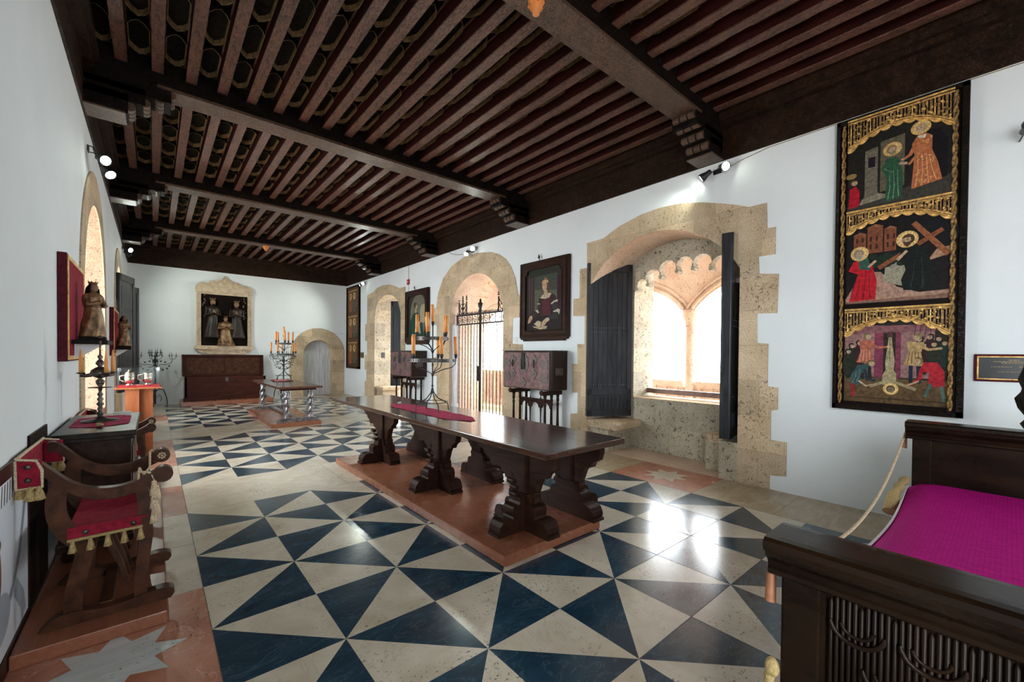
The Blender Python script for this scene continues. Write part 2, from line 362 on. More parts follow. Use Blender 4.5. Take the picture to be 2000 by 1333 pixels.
def place(src, first, loc, rz, label, group=None):
    """the first call moves the original, later calls copy it with its parts"""
    o = src if first else copy_tree(src)
    o.location = loc; o.rotation_euler = (0, 0, rz); o['label'] = label
    if group: o['group'] = group
    return o
def arc(cx, cz, r, a0, a1, n=24, ry=None):
    ry = ry or r
    return [(cx+r*math.cos(math.radians(a0+(a1-a0)*i/n)), cz+ry*math.sin(math.radians(a0+(a1-a0)*i/n))) for i in range(n+1)]
def seg_arch(y0, y1, zs, za, n=24):
    """arch top points from y1 (low index) to y0 over spring zs to apex za"""
    h = (y1-y0)/2; s_ = za-zs; R = (h*h+s_*s_)/(2*s_); cy = (y0+y1)/2; a = math.asin(min(1, h/R)) if s_ <= h else pi-math.asin(min(1, h/R))
    return [(cy+R*math.sin(a-2*a*i/n), za-R+R*math.cos(a-2*a*i/n)) for i in range(n+1)]

# ------------------------------------------------------------------ room dimensions
WR, WL, YF, YB, ZT = 5.614, -.562, 16.35, -4.2, 4.107
ZC = 4.95
# openings as (y,z) polygons
RW_WIN = [(2.2, .0), (4.62, .0)]+seg_arch(2.2, 4.62, 2.69, 3.40)
RW_GATE = [(6.90, 0), (9.0, 0)]+seg_arch(6.90, 9.0, 2.50, 3.42)
RW_NICHE = [(11.72, 0), (13.65, 0)]+[(13.65, 2.80)]+seg_arch(11.9, 13.5, 3.13, 3.42, 12)+[(11.72, 2.80)]
LW_A1 = [(6.30, .75), (8.72, .75)]+seg_arch(6.30, 8.72, 2.3, 3.38)
LW_A2 = [(11.15, .75), (13.1, .75)]+seg_arch(11.15, 13.1, 2.4, 3.34)
LW_A0 = [(-3.1, .75), (-.7, .75)]+seg_arch(-3.1, -.7, 2.4, 3.5)  # unseen arch behind the camera, added and sized to light the right side
FW_DOOR = [(4.09, 0), (5.09, 0)]+seg_arch(4.09, 5.09, 1.5, 2.03)

def wall(name, outer, holes, fn, th, mat='plaster', rev='limestone_bounce'):
    m = MB(); m.plate(outer, holes, fn, th, 0, True, 1); o = m.build(name, [mat, rev, 'limestone_grey'])
    if name == 'wall_right':
        for p in o.data.polygons:
            if p.material_index == 1 and p.center.y > 11: p.material_index = 2
    return struct(o)
wall('wall_right', [(YB, 0), (YF, 0), (YF, ZC), (YB, ZC)], [[(y, max(z, .0005)) for y, z in L] for L in (RW_WIN, RW_GATE, RW_NICHE)], lambda u, v, d: (WR+d, u, v), .68)
wall('wall_left', [(YB, 0), (YF, 0), (YF, ZC), (YB, ZC)], [LW_A0, LW_A1, LW_A2], lambda u, v, d: (WL-d, u, v), .75, 'plaster_streaked', 'limestone_rose')
wall('wall_far', [(WL, 0), (WR, 0), (WR, ZC), (WL, ZC)], [[(x, max(z, .0005)) for x, z in FW_DOOR]], lambda u, v, d: (u, YF+d, v), .6, 'plaster', 'limestone')
wall('wall_back', [(WL, 0), (WR, 0), (WR, ZC), (WL, ZC)], [[(.1, .8), (1.5, .8), (1.5, 3.0), (.1, 3.0)]], lambda u, v, d: (u, YB-d, v), .6)  # unseen window opening behind the camera, added and sized for fill light
m = MB(); m.box((WL-.8, YB-.6, ZC), (WR+1.3, YF+.6, ZC+.2)); struct(m.build('ceiling', 'coffer_board'))

# floor: inlaid marble, triangles of navy and cream in a checker of windmills
S = .56; SY = .56*1.0084; GX, GY = .8132, 2.3569
def gp(i, j): return (GX+i*S, GY+j*SY)
fl = MB(); mats_f = ['marble_cream', 'marble_navy', 'marble_red', 'marble_pale', 'marble_tan', 'grout']
def poly(m, pts, mat, z=0): m.add([(x, y, z) for x, y in pts], [list(range(len(pts)))], mat)
def cells(j0, j1, par):
    for i in range(-1, 7):
        for j in range(j0, j1):
            a, b_, c, d = gp(i, j), gp(i+1, j), gp(i+1, j+1), gp(i, j+1)
            navy = (j % 2 == par)
            if (i+j) % 2 == 0: t1, t2 = (a, c, d), (a, b_, c)     # left-hand triangle first
            else: t1, t2 = (a, b_, d), (b_, c, d)
            poly(fl, t1, 1 if navy else 0); poly(fl, t2, 0 if navy else 1)
xl, xr = gp(-1, 0)[0], gp(7, 0)[0]
cells(-11, 5, 0); cells(7, 13, 1); cells(15, 24, 1)
for a, b_ in ((5, 7), (13, 15)):
    k = xl
    for ww in (1.55, 1.5, 1.43):
        k2 = min(k+ww, xr); poly(fl, [(k, gp(0, a)[1]), (k2, gp(0, a)[1]), (k2, gp(0, b_)[1]), (k, gp(0, b_)[1])], 0); k = k2
poly(fl, [(xl, gp(0, 24)[1]), (xr, gp(0, 24)[1]), (xr, YF), (xl, YF)], 0); poly(fl, [(xl, YB), (xr, YB), (xr, gp(0, -11)[1]), (xl, gp(0, -11)[1])], 0)
seq = [(-12, 0, 0), (0, 2, 2), (2, 5, 0), (5, 7, 2), (7, 9, 0), (9, 13, 2), (13, 17.8, 0), (17.8, 19.8, 2), (19.8, 25, 0)]
for a, b_, mt in seq:
    y0, y1 = max(YB, gp(0, a)[1]), min(YF, gp(0, b_)[1]); poly(fl, [(WL, y0), (xl, y0), (xl, y1), (WL, y1)], mt)
seqr = [(-12, -1.5, 4), (-1.5, 0, 4), (0, 2, 2), (2, 5, 4), (5, 8, 4), (8, 11, 4), (11, 15, 4), (15, 19, 4), (19, 25, 4)]
for a, b_, mt in seqr:
    y0, y1 = max(YB, gp(0, a)[1]), min(YF, gp(0, b_)[1]); poly(fl, [(xr, y0), (WR, y0), (WR, y1), (xr, y1)], mt)
poly(fl, [(WR, YB), (WR+2.2, YB), (WR+2.2, YF), (WR, YF)], 4); poly(fl, [(WL-.8, YB), (WL, YB), (WL, YF), (WL-.8, YF)], 4); poly(fl, [(3.9, YF), (5.3, YF), (5.3, YF+1.5), (3.9, YF+1.5)], 4)
poly(fl, [(WL, YB), (WL, YB-.7), (WR, YB-.7), (WR, YB)], 4)
def star(cx, cy, R, r, a0=0): return [(cx+(R if k % 2 == 0 else r)*math.cos(a0+k*pi/8), cy+(R if k % 2 == 0 else r)*math.sin(a0+k*pi/8)) for k in range(16)]
poly(fl, star(-.155, 2.92, .30, .17), 3, .0012); poly(fl, star(5.17, 2.92, .30, .17), 0, .0012)
def gl(p, q, ww=.0035):
    d = Vector((q[0]-p[0], q[1]-p[1])).normalized()*ww; n = (-d.y, d.x); poly(fl, [(p[0]+n[0], p[1]+n[1]), (q[0]+n[0], q[1]+n[1]), (q[0]-n[0], q[1]-n[1]), (p[0]-n[0], p[1]-n[1])], 5, .0008)
for a, b_ in ((5, 7), (13, 15)):
    for k in (1.55, 3.05): gl((xl+k, gp(0, a)[1]), (xl+k, gp(0, b_)[1]), .002)
for x in (xl, xr): gl((x, YB), (x, YF), .002)
for a, b_, _ in seqr: gl((xr, gp(0, b_)[1]), (WR, gp(0, b_)[1]), .002) if gp(0, b_)[1] < YF else 0
gl(gp(-1, 5), gp(7, 5), .0018); gl((xl, gp(0, 3.5)[1]), (WL, gp(0, 3.5)[1]), .002)
for j in (-1, -2, -3): gl(gp(2, j), gp(7, j), .0018)
for i in (3, 4, 5, 6): gl(gp(i, -3), gp(i, 1), .0018)
struct(fl.build('floor', mats_f, calc=False))
base = MB(); base.box((-6, -12, -.3), (WR+.69+.6, 24, -.02)); base.box((WR+.69+.6, -12, -.3), (14, 24, -.02)); struct(base.build('floor_slab', 'terracotta'))

# ------------------------------------------------------------------ stone surrounds (a hair proud of the plaster)
def surround(name, outer, hole, fn, th=.014, mat='limestone'):
    m = MB(); m.plate(outer, [], fn, th, 0, False) if hole is None else m.plate(outer, [hole], fn, th, 0, False); return struct(m.build(name, mat))
fr = lambda u, v, d: (WR-.014+d, u, v)
win_out = [(1.83, 0), (1.83, .17), (1.66, .19), (1.66, .59), (1.83, .59), (1.83, .94), (1.76, .96), (1.76, 1.22), (1.87, 1.23), (1.87, 1.74), (1.99, 1.75), (2.0, 2.11), (1.78, 2.1), (1.77, 2.56), (1.98, 2.59), (1.99, 2.8), (1.81, 2.8), (1.81, 3.12), (1.9, 3.12),
           (1.91, 3.43), (2.11, 3.43), (2.27, 3.5), (2.44, 3.56), (2.68, 3.64), (3.0, 3.71), (3.31, 3.73), (3.61, 3.71), (4.01, 3.62), (4.32, 3.49), (4.66, 3.48), (4.65, 3.06), (4.81, 3.06), (4.81, 2.56), (4.95, 2.56), (4.95, 2.26), (4.69, 2.25), (4.69, 1.77), (4.85, 1.77), (4.84, 1.43), (4.96, 1.43), (4.95, .92), (4.83, .93), (4.83, .57), (4.99, .55), (4.99, 0)]
def hole0(L): return [(y, max(z, .0004)) for y, z in L]
surround('trim_1', win_out, hole0(RW_WIN), fr)
gate_out = [(6.27, 0), (6.27, 1.66), (6.28, 1.78), (6.6, 1.8), (6.59, 2.32), (6.38, 2.33), (6.36, 2.75), (6.43, 2.79), (6.52, 3.14), (6.66, 3.39), (6.83, 3.57), (7.06, 3.71), (7.35, 3.81), (7.86, 3.88), (8.4, 3.87), (8.92, 3.74), (9.32, 3.49), (9.56, 3.15), (9.66, 2.77), (9.8, 2.77), (9.79, 2.36), (9.62, 2.3), (9.62, 1.5), (9.8, 1.48), (9.8, 1.0), (9.6, 1.0), (9.6, .5), (9.8, .5), (9.8, 0)]
surround('trim_2', gate_out, hole0(RW_GATE), fr)
n3 = [(11.43, 0), (11.43, 2.22), (11.45, 3.53), (11.86, 3.53), (12.19, 3.64), (12.54, 3.72), (13.01, 3.75), (13.45, 3.72), (13.79, 3.62), (14.30, 3.56), (14.31, 2.59), (14.47, 2.57), (14.47, 2.0), (14.3, 2.0), (14.3, 1.5), (14.5, 1.5), (14.5, 1.0), (14.35, 1.0), (14.35, .6), (14.5, .6), (14.5, 0)]
surround('trim_3', n3, hole0(RW_NICHE), fr)
fl_ = lambda u, v, d: (WL+.014-d, u, v)
surround('trim_4', [(5.98, 0), (9.0, 0), (9.0, 2.3)]+arc(7.49, 2.27, 1.5, 0, 180, 30)+[(5.99, 2.3), (5.9, 2.3), (5.9, 1.9), (5.98, 1.9)], LW_A1, fl_)
surround('trim_5', [(10.9, 0), (13.35, 0), (13.35, 2.4)]+arc(12.12, 2.5, 1.22, 0, 180, 30)+[(10.9, 2.4)], LW_A2, fl_)
ff = lambda u, v, d: (u, YF-.014+d, v)
surround('trim_6', [(3.70, 0), (5.52, 0), (5.52, 1.52)]+arc(4.6, 1.54, .93, 0, 180, 30)+[(3.70, 1.52), (3.64, 1.3), (3.64, .7), (3.70, .7)], hole0(FW_DOOR), ff)
m = MB()
for z in (.55, 1.15, 1.7, 2.3): m.box((3.70, YF-.016, z), (4.09, YF-.013, z+.006)); m.box((5.09, YF-.016, z), (5.52, YF-.013, z+.006))
for k in range(1, 8):
    a = pi*k/8; c, s_ = math.cos(a), math.sin(a); p, q = (4.59+.5*c, 1.53+.5*s_), (4.59+.93*c, 1.54+.93*s_); n = (-s_*.003, c*.003)
    if k in (2, 4, 6): m.add([(p[0]+n[0], YF-.0155, p[1]+n[1]), (q[0]+n[0], YF-.0155, q[1]+n[1]), (q[0]-n[0], YF-.0155, q[1]-n[1]), (p[0]-n[0], YF-.0155, p[1]-n[1])], [(0, 1, 2, 3)])
struct(m.build('trim_7', 'limestone_grey'))

# near window: niche parapet, lobed tympanum, twin arches on a column
XN = 6.294
lob = []
cusps = [(4.10, 2.70), (3.93, 2.78), (3.70, 2.88), (3.42, 2.93), (3.16, 2.94), (2.89, 2.90), (2.63, 2.80), (2.40, 2.66)]
ops = [(2.42, .86), (4.18, .86), (4.18, 2.55)]
for k in range(len(cusps)-1):
    a, b_ = Vector(cusps[k]), Vector(cusps[k+1]); c = (a+b_)/2; r = (a-b_).length*.50; d = (b_-a).normalized(); n = Vector((-d.y, d.x)); n = n if n.y > 0 else -n
    if k == 0: ops += [(4.17, 2.68), (4.10, 2.70)]
    for i in range(11):
        th = pi+0.35-(pi+.7)*i/10; q = c+n*r*.45+(d*math.cos(th)+n*math.sin(th))*r*1.06; ops.append((q.x, q.y))
ops += [(2.42, 2.6)]
m = MB(); m.plate([(1.9, .0), (4.9, .0), (4.9, 3.9), (1.9, 3.9)], [ops], lambda u, v, d: (XN+d, u, v), .14, 0)

for y, z in cusps[1:-1]: m.tube([(XN-.004, y, z-.012), (XN+.144, y, z-.012)], .032, 14); m.box((XN, y-.011, z), (XN+.14, y+.011, z+.06))
m.box((XN+.14, 4.18, .0), (6.90, 4.9, 3.9)); m.box((XN+.14, 1.9, .0), (6.90, 2.42, 3.9)); m.box((XN+.14, 2.42, .0), (6.90, 4.18, .86)); m.box((XN+.14, 2.42, 3.25), (6.90, 4.18, 3.9))
struct(m.build('window_1', ['limestone_grey']))
m = MB(); m.box((XN-.005, 2.42, .855), (6.91, 4.18, .872)); struct(m.build('window_sill', ['limestone']))
m = MB(); m.box((6.70, 2.425, .925), (6.77, 4.175, 1.005)); tag(m.build('window_rail', 'rail_wood'), 'brown wooden guard rail across the foot of the open window', 'rail')
# arcade of the terrace outside: slim columns, wide low arches, balustrade
m = MB(); XA = 8.42; hs = []
for k in range(-3, 6):
    yc = 4.31+2.5*k; hs.append([(yc+.15, -.0), (yc+2.35, -.0)]+seg_arch(yc+.15, yc+2.35, 2.54, 3.07, 18))
bot = [(4.31-8.1, 2.54)]
for L in hs: bot += list(reversed(L[2:]))
m.plate(bot+[(4.31+15.6, 2.54), (4.31+15.6, 3.9), (4.31-8.1, 3.9)], [], lambda u, v, d: (XA+d, u, v), .30)
struct(m.build('terrace_arcade', 'arcade_stone'))
for k in range(-3, 7):
    yc = 4.31+2.5*k; m = MB()
    m.lathe([(.19, 0), (.19, .12), (.14, .16), (.16, .20), (.11, .25), (.105, 2.18), (.125, 2.20), (.11, 2.23), (.15, 2.36), (.18, 2.42), (.18, 2.545)], (XA+.15, yc, 0), 20)
    o = m.build('stone_column', 'arcade_stone'); tag(o, 'slim round stone column of the terrace arcade outside, '+('seen in the middle of the window' if k == 0 else 'seen past the iron gate' if k in (2, 3) else 'number %d along the terrace' % (k+4)), 'column', 'columns of the terrace arcade')
    if k < 6:
        m = MB(); m.box((XA+.06, yc+.15, .92), (XA+.24, yc+2.35, 1.05)); m.box((XA+.08, yc+.15, 0), (XA+.22, yc+2.35, .14)); m.box((XA+.10, yc+.12, .14), (XA+.20, yc+2.38, .92))
        for q in range(9): m.box((XA+.07, yc+.25+q*.25, .14), (XA+.23, yc+.33+q*.25, .92))
        struct(m.build('terrace_balustrade', 'arcade_stone'))
for k in range(-1, 5):
    m = MB()
    for e, r in ((.06, .035), (.17, .03)): L = seg_arch(4.31+2.5*k+.15-e, 4.31+2.5*k+2.35+e, 2.56, 3.07+e, 18); m.tube([(XA-.01, y, z) for y, z in L], r, 8)
    struct(m.build('arch_moulding', 'arcade_stone'))
# stone window seats
def seat(y0, y1, x0, x1, z, label):
    m = MB(); m.bbox(((x0+x1)/2, (y0+y1)/2, z-.06), ((x1-x0)/2, (y1-y0)/2, .06), 0, .03)
    yy = y0 if y0 < 3 else y0+.12
    m.box((x0+(.10 if y0 > 3 else .01), yy+(.10 if y0 > 3 else 0), 0), (x1, y1-(.0 if y0 < 3 else 0), z-.115), 1)
    return tag(m.build('stone_bench', ['limestone', 'limestone_grey']), label, 'stone seat')
seat(4.0, 4.60, 5.56, XN-.002, .50, 'worn stone seat below the left shutter of the window')
seat(2.43, 2.74, 5.90, XN-.002, .50, 'stone seat below the right shutter of the window')
m = MB(); m.box((WR-.013, 2.2, 0), (XN-.003, 2.425, .49)); struct(m.build('trim_8', 'limestone_grey'))

# gateway: deeper reveal, cusped arch, terrace outside
m = MB(); cus = []
base_a = seg_arch(7.05, 9.35, 2.45, 3.25, 40)
for i, (y, z) in enumerate(base_a): cus.append((y, z))
out = [(7.2, 0.0005), (9.8, 0.0005)]
ca = [(9.8, 2.80), (9.72, 2.98), (9.56, 3.14), (9.34, 3.27), (9.08, 3.36), (8.78, 3.41), (8.5, 3.42), (8.22, 3.41), (7.92, 3.36), (7.66, 3.27), (7.44, 3.14), (7.28, 2.98), (7.2, 2.80)]
for k in range(len(ca)-1):
    a, b_ = Vector(ca[k]), Vector(ca[k+1]); c = (a+b_)/2; r = (a-b_).length*.5; d = (b_-a).normalized(); n = Vector((-d.y, d.x)); n = n if n.y > 0 else -n
    for i in range(8):
        th = pi+.3-(pi+.6)*i/7; q = c+n*r*.4+(d*math.cos(th)+n*math.sin(th))*r*1.05; out.append((q.x, q.y))
m.plate([(6.3, 0), (10.2, 0), (10.2, 4.2), (6.3, 4.2)], [out], lambda u, v, d: (6.9+d, u, v), .35, 0)
m.box((6.3, 6.3, 0), (6.9, 6.95, 3.9)); m.box((6.3, 9.8, 0), (6.9, 10.2, 3.9)); m.box((6.3, 6.3, 3.6), (6.9, 10.2, 3.9)); m.prism([(6.295, 9.0), (6.9, 9.8), (6.9, 9.95), (6.295, 9.95)], 0, 3.6, 'z')
struct(m.build('door_1', ['limestone_bounce']))

# narrow niche with a stone seat
m = MB(); m.bbox((5.96, 13.37, .42), (.31, .27, .06), 0, .03); m.box((5.7, 13.2, 0), (6.275, 13.645, .365)); tag(m.build('stone_bench', 'limestone'), 'pale stone seat low in the narrow arched niche', 'stone seat')

# terrace: pavement, parapet, shrubs beyond
m = MB(); m.box((WR+.68, -8, -.02), (13.5, 22, -.001)); struct(m.build('terrace_floor', 'terracotta'))
# unseen gallery roofs, added outside both long walls to cut the sky light
m = MB(); m.box((WR+.66, -8, 4.0), (9.1, 22, 4.25)); m.box((-3.6, -8, 4.0), (WL-.76, 22, 4.25)); struct(m.build('shade_roof', 'white_paint'))
# far arched door
m = MB()
m.plate([(4.05, .002), (5.13, .002)]+seg_arch(4.05, 5.13, 1.5, 2.07), [], lambda u, v, d: (u, YF+.30+d, v), .05, 0)
for k in range(5): m.box((4.10+k*.205, YF+.285, .0021), (4.295+k*.205, YF+.302, 1.55))
struct(m.build('door_2', 'grey_wood_sheen'))

# ------------------------------------------------------------------ ceiling: boards, coffers, joists, main beams, cornices
BEAMS = [(-1.15, -.84), (2.43, 2.74), (6.12, 6.43), (9.58, 9.89), (13.12, 13.43)]
ZB, ZJ = 4.50, 4.66
cmain = ['beam nearest the camera side of the room, ending over the window', 'beam', '']
where = ['main ceiling beam above and behind the bed', 'broad main ceiling beam ending beside the window spotlights, orange sensor under it', 'main ceiling beam landing on the right wall above the seated-woman portrait', 'third main beam back, above the wrought-iron gate side', 'farthest main ceiling beam, close to the far wall, small orange sensor on it']
for k, (y0, y1) in enumerate(BEAMS):
    t_ = thing('ceiling_beam', where[k], 'beam', (2.5, (y0+y1)/2, ZB), 0, 'main beams across the ceiling'); cy = (y0+y1)/2
    h = (y1-y0)/2
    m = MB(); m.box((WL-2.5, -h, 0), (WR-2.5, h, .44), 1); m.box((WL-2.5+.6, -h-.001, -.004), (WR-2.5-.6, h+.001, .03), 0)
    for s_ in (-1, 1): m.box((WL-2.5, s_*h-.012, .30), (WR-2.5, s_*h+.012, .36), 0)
    m.build('beam', ['beam_wood', 'beam_shaded'], t_)
    for s_, x in ((1, WL), (-1, WR)):
        c = MB(); X = lambda d: x-2.5+s_*d
        def bx(d0, d1, z0, z1, mt=0, g=.0): a, b_ = sorted((X(d0), X(d1))); c.box((a, -h-g, z0-ZB), (b_, h+g, z1-ZB), mt)
        bx(0, .36, 4.12, 4.32); bx(0, .50, 4.25, 4.42); bx(0, .72, 4.36, 4.50); bx(0, .34, 4.108, 4.125, 1, .01)
        for d, z, r in ((.37, 4.205, .05), (.50, 4.29, .045), (.62, 4.375, .042), (.72, 4.455, .04)):
            for yy in (-h*.62, 0, h*.62): c.tube([(X(d), yy-h*.26, z-ZB), (X(d), yy+h*.26, z-ZB)], r, 12, 1)
        c.build('corbel', ['beam_shaded', 'beam_wood'], t_)
# joists
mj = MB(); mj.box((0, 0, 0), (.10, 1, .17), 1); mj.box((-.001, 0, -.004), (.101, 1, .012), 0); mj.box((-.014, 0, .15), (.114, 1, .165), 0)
j0 = mj.build('ceiling_joist', ['joist_wood', 'joist_shaded']); me_j = j0.data; first = True
bays = [(YB, -1.15, ''), (-.84, 2.43, 'nearest the camera'), (2.74, 6.12, 'above the long table'), (6.43, 9.58, 'before the iron gate'), (9.89, 13.12, 'over the small table'), (13.43, YF-.1, 'against the far wall')]
ORD = ['first', 'second', 'third', 'fourth', 'fifth', 'sixth', 'seventh', 'eighth', 'ninth', 'tenth', 'eleventh', 'twelfth', 'thirteenth', 'fourteenth', 'fifteenth', 'sixteenth', 'seventeenth', 'eighteenth', 'nineteenth', 'twentieth']
for y0, y1, lab in bays[1:]:
    for k in range(1, 21):
        o = j0 if first else j0.copy()
        if not first: COL.objects.link(o)
        first = False; o.location = (-.60+.2955*k, y0, ZJ); o.scale = (1, y1-y0, 1); tag(o, ORD[k-1]+' joist from the left wall in the bay '+lab, 'joist', 'ceiling joists in the bay '+lab)
# boards and coffer mouldings per bay
m = MB(); m.box((WL, YB, 4.83), (WR, YF, 4.90), 0)
for y0, y1, _ in bays[1:]:
    n = max(4, round((y1-y0)/.62)); p = (y1-y0)/n
    for k in range(0, 21):
        x0 = -.60+.2955*k+.10; x1 = x0+.1955
        if x0 > WR-.1: continue
        for q in range(n):
            cy = y0+p*(q+.5); a, b_ = .085, p*.46; cx = (x0+x1)/2
            ring = [(-a, -b_*.62), (-a*.55, -b_*.86), (0, -b_), (a*.55, -b_*.86), (a, -b_*.62), (a, b_*.62), (a*.55, b_*.86), (0, b_), (-a*.55, b_*.86), (-a, b_*.62)]
            vo = [(cx+x, cy+y, 4.775) for x, y in ring]; vi = [(cx+x*.92, cy+y*.98, 4.775) for x, y in ring]; vb = [(cx+x*.90, cy+y*.975, 4.83) for x, y in ring]; N = 10
            m.add(vo+vi, [(i, (i+1) % N, N+(i+1) % N, N+i) for i in range(N)], 1); m.add(vi+vb, [(i, (i+1) % N, N+(i+1) % N, N+i) for i in range(N)], 1)
            m.add([(cx+x*1.0, cy+y*1.0, 4.83) for x, y in ring]+vo, [(i, (i+1) % N, N+(i+1) % N, N+i) for i in range(N)], 0)
struct(m.build('ceiling_boards', ['coffer_board', 'coffer_gilt'], calc=False))
# cornices
def cornice(name, fn, a, b_):
    m = MB()
    for z0, z1, d in ((ZT, 4.50, .022), (4.30, 4.33, .035), (4.50, 4.56, .10), (4.56, 4.66, .14), (4.66, 4.83, .12)):
        p, q = fn(a, 0, z0), fn(b_, d, z1); lo = [min(x, y) for x, y in zip(p, q)]; hi = [max(x, y) for x, y in zip(p, q)]; m.box(lo, hi)
    return struct(m.build(name, 'cornice_wood'))
cornice('trim_9', lambda u, d, z: (WR-d, u, z), YB, YF); cornice('trim_10', lambda u, d, z: (WL+d, u, z), YB, YF); cornice('trim_11', lambda u, d, z: (u, YF-d, z), WL, WR)

# ================================================================== OBJECTS
def V(*a): return Vector(a)
def rotz(a): return Matrix.Rotation(a, 4, 'Z')
# ---- low wooden platforms
def platform(x0, y0, x1, y1, z, mat, label, z0=0):
    m = MB(); m.bbox(((x0+x1)/2, (y0+y1)/2, z/2+.001), ((x1-x0)/2, (y1-y0)/2, z/2-.001), 0, .006)
    return tag(m.build('display_platform', mat), label, 'platform')
platform(1.985, 2.40, 3.11, 6.20, .082, 'plinth_wood', 'reddish wooden platform under the long trestle table')
platform(1.86, 9.85, 2.84, 12.75, .082, 'plinth_wood', 'reddish wooden platform under the small table with twisted legs')
platform(-.545, 3.16, .062, 6.9, .075, 'plinth_wood_x', 'low wooden platform under the folding armchair along the left wall')
platform(.60, 15.22, 2.93, 16.33, .12, 'plinth_wood', 'low reddish platform under the open chest at the far wall')

# ---- long table
t_ = thing('trestle_table', 'long dark polished trestle table on the reddish platform in the room centre', 'table', (2.775, 4.78, .082))
tx, ty, tz = 2.775, 4.78, .082
m = MB(); m.bbox((0, 0, .83-.026-tz), (.505, 2.52, .026), 0, .008)
for x in (-.25, .1, .3): m.box((x, -2.50, .8301-tz), (x+.002, 2.50, .8303-tz), 1)
m.build('tabletop', ['walnut_top', 'oak_black'], t_)
prof = [(.06, 0.10), (.10, .10), (.22, .11), (.235, .17), (.19, .215), (.155, .27), (.15, .33), (.185, .345), (.18, .375), (.155, .39), (.17, .42), (.20, .435), (.205, .46), (.235, .47), (.245, .50), (.29, .515), (.31, .545), (.36, .55), (.42, .535), (.46, .56), (.47, .60), (.53, .615), (.55, .65), (.62, .67), (.66, .70), (.70, .715), (.70, .765), (.06, .765)]
prof_s = [(.06, .10), (.20, .12), (.21, .17), (.17, .21), (.14, .26), (.14, .32), (.165, .335), (.16, .37), (.14, .39), (.16, .42), (.175, .46), (.19, .50), (.22, .55), (.28, .56), (.30, .60), (.36, .64), (.38, .70), (.38, .765), (.06, .765)]
foot = [(0, 0), (.355, 0), (.355, .022), (.335, .03), (.345, .05), (.335, .085), (.31, .115), (.27, .135), (.225, .14), (.20, .125), (.19, .14), (.195, .19), (.18, .22), (.15, .235), (.13, .23), (.12, .25), (.12, .29), (.10, .31), (0, .31)]
for yc in (2.73, 4.17, 5.69):
    for sx, xc in ((-1, 2.485), (1, 3.065)):
        q = MB(); c = V(xc-tx, yc-ty, 0)
        q.bbox(c+V(0, 0, .365), (.062, .062, .365), 0, .008)
        for dirn, pf, th in ((V(0, 1, 0), prof, .035), (V(0, -1, 0), prof_s, .035)):
            mx = Matrix.Translation(c) @ Matrix((( 0, 1 if dirn.y > 0 else -1, 0, 0), (dirn.y, 0, 0, 0), (0, 0, 1, 0), (0, 0, 0, 1)))
            pp = [(u, vv-tz) for u, vv in pf]
            mm = Matrix.Translation(c)
            q.prism([(dirn.y*u, vv) for u, vv in pp], -th, th, 'x', 0, False, mm)
        for d in (V(0, 1, 0), V(0, -1, 0), V(sx, 0, 0)):
            a = math.atan2(d.y, d.x); mm = Matrix.Translation(c) @ rotz(a)
            q.prism(foot, -.072, .072, 'y', 0, False, mm)
            q.tube([(mm @ V(.275, -.076, .080)), (mm @ V(.275, .076, .080))], .052, 16, 0)
            q.tube([(mm @ V(.160, -.066, .195)), (mm @ V(.160, .066, .195))], .036, 14, 0)
            for u_, z_, r_l in ((.135, .31, .022), (.13, .37, .020), (.16, .43, .024)): q.tube([(mm @ V(u_, -.04, z_)), (mm @ V(u_, .04, z_))], r_l, 12, 0)
        q.build('trestle_leg', 'walnut_dark', t_)
    q = MB(); q.bbox((0, yc-ty, .70), (.42, .05, .03), 0, .01); q.build('stretcher', 'walnut_dark', t_)

# damask runner with candelabrum
def runner(x, y, z, L, W, mat, label, crumple=0):
    n, k = 44, 14; m = MB(); vs = []
    for i in range(n+1):
        for j in range(k+1):
            u = (i/n-.5)*2; v = (j/k-.5)*2; w_ = W*(1 if abs(u) < .72 else 1-(abs(u)-.72)/.28*.82)
            h = .004+.0025*math.sin(u*19+v*5)*abs(v)+crumple*(abs(math.sin(u*7.3+v*2.1)+math.sin(v*6.1-u*3.3)))*.5
            vs.append((x+v*w_/2+crumple*.4*math.sin(u*9), y+u*L/2, z+h))
    m.add(vs, [(i*(k+1)+j, i*(k+1)+j+1, (i+1)*(k+1)+j+1, (i+1)*(k+1)+j) for i in range(n) for j in range(k)], 0, None, True)
    vb = [(a, b_, c-.003) for a, b_, c in vs]; m.add(vb, [(i*(k+1)+j, (i+1)*(k+1)+j, (i+1)*(k+1)+j+1, i*(k+1)+j+1) for i in range(n) for j in range(k)], 0, None, True)
    return tag(m.build('table_runner', mat), label, 'table runner')
runner(2.73, 4.90, .830, 2.05, .36, 'damask', 'crimson damask runner on the long dark trestle table')
m = MB(); m.tube([(2.80, 5.93, .841), (2.86, 5.97, .841)], .010, 10); m.tube([(2.80, 5.93, .841), (2.86, 5.97, .841)], .007, 10); tag(m.build('paper_scroll', 'paper'), 'small pale roll lying beside the runner tip on the long table', 'paper roll')

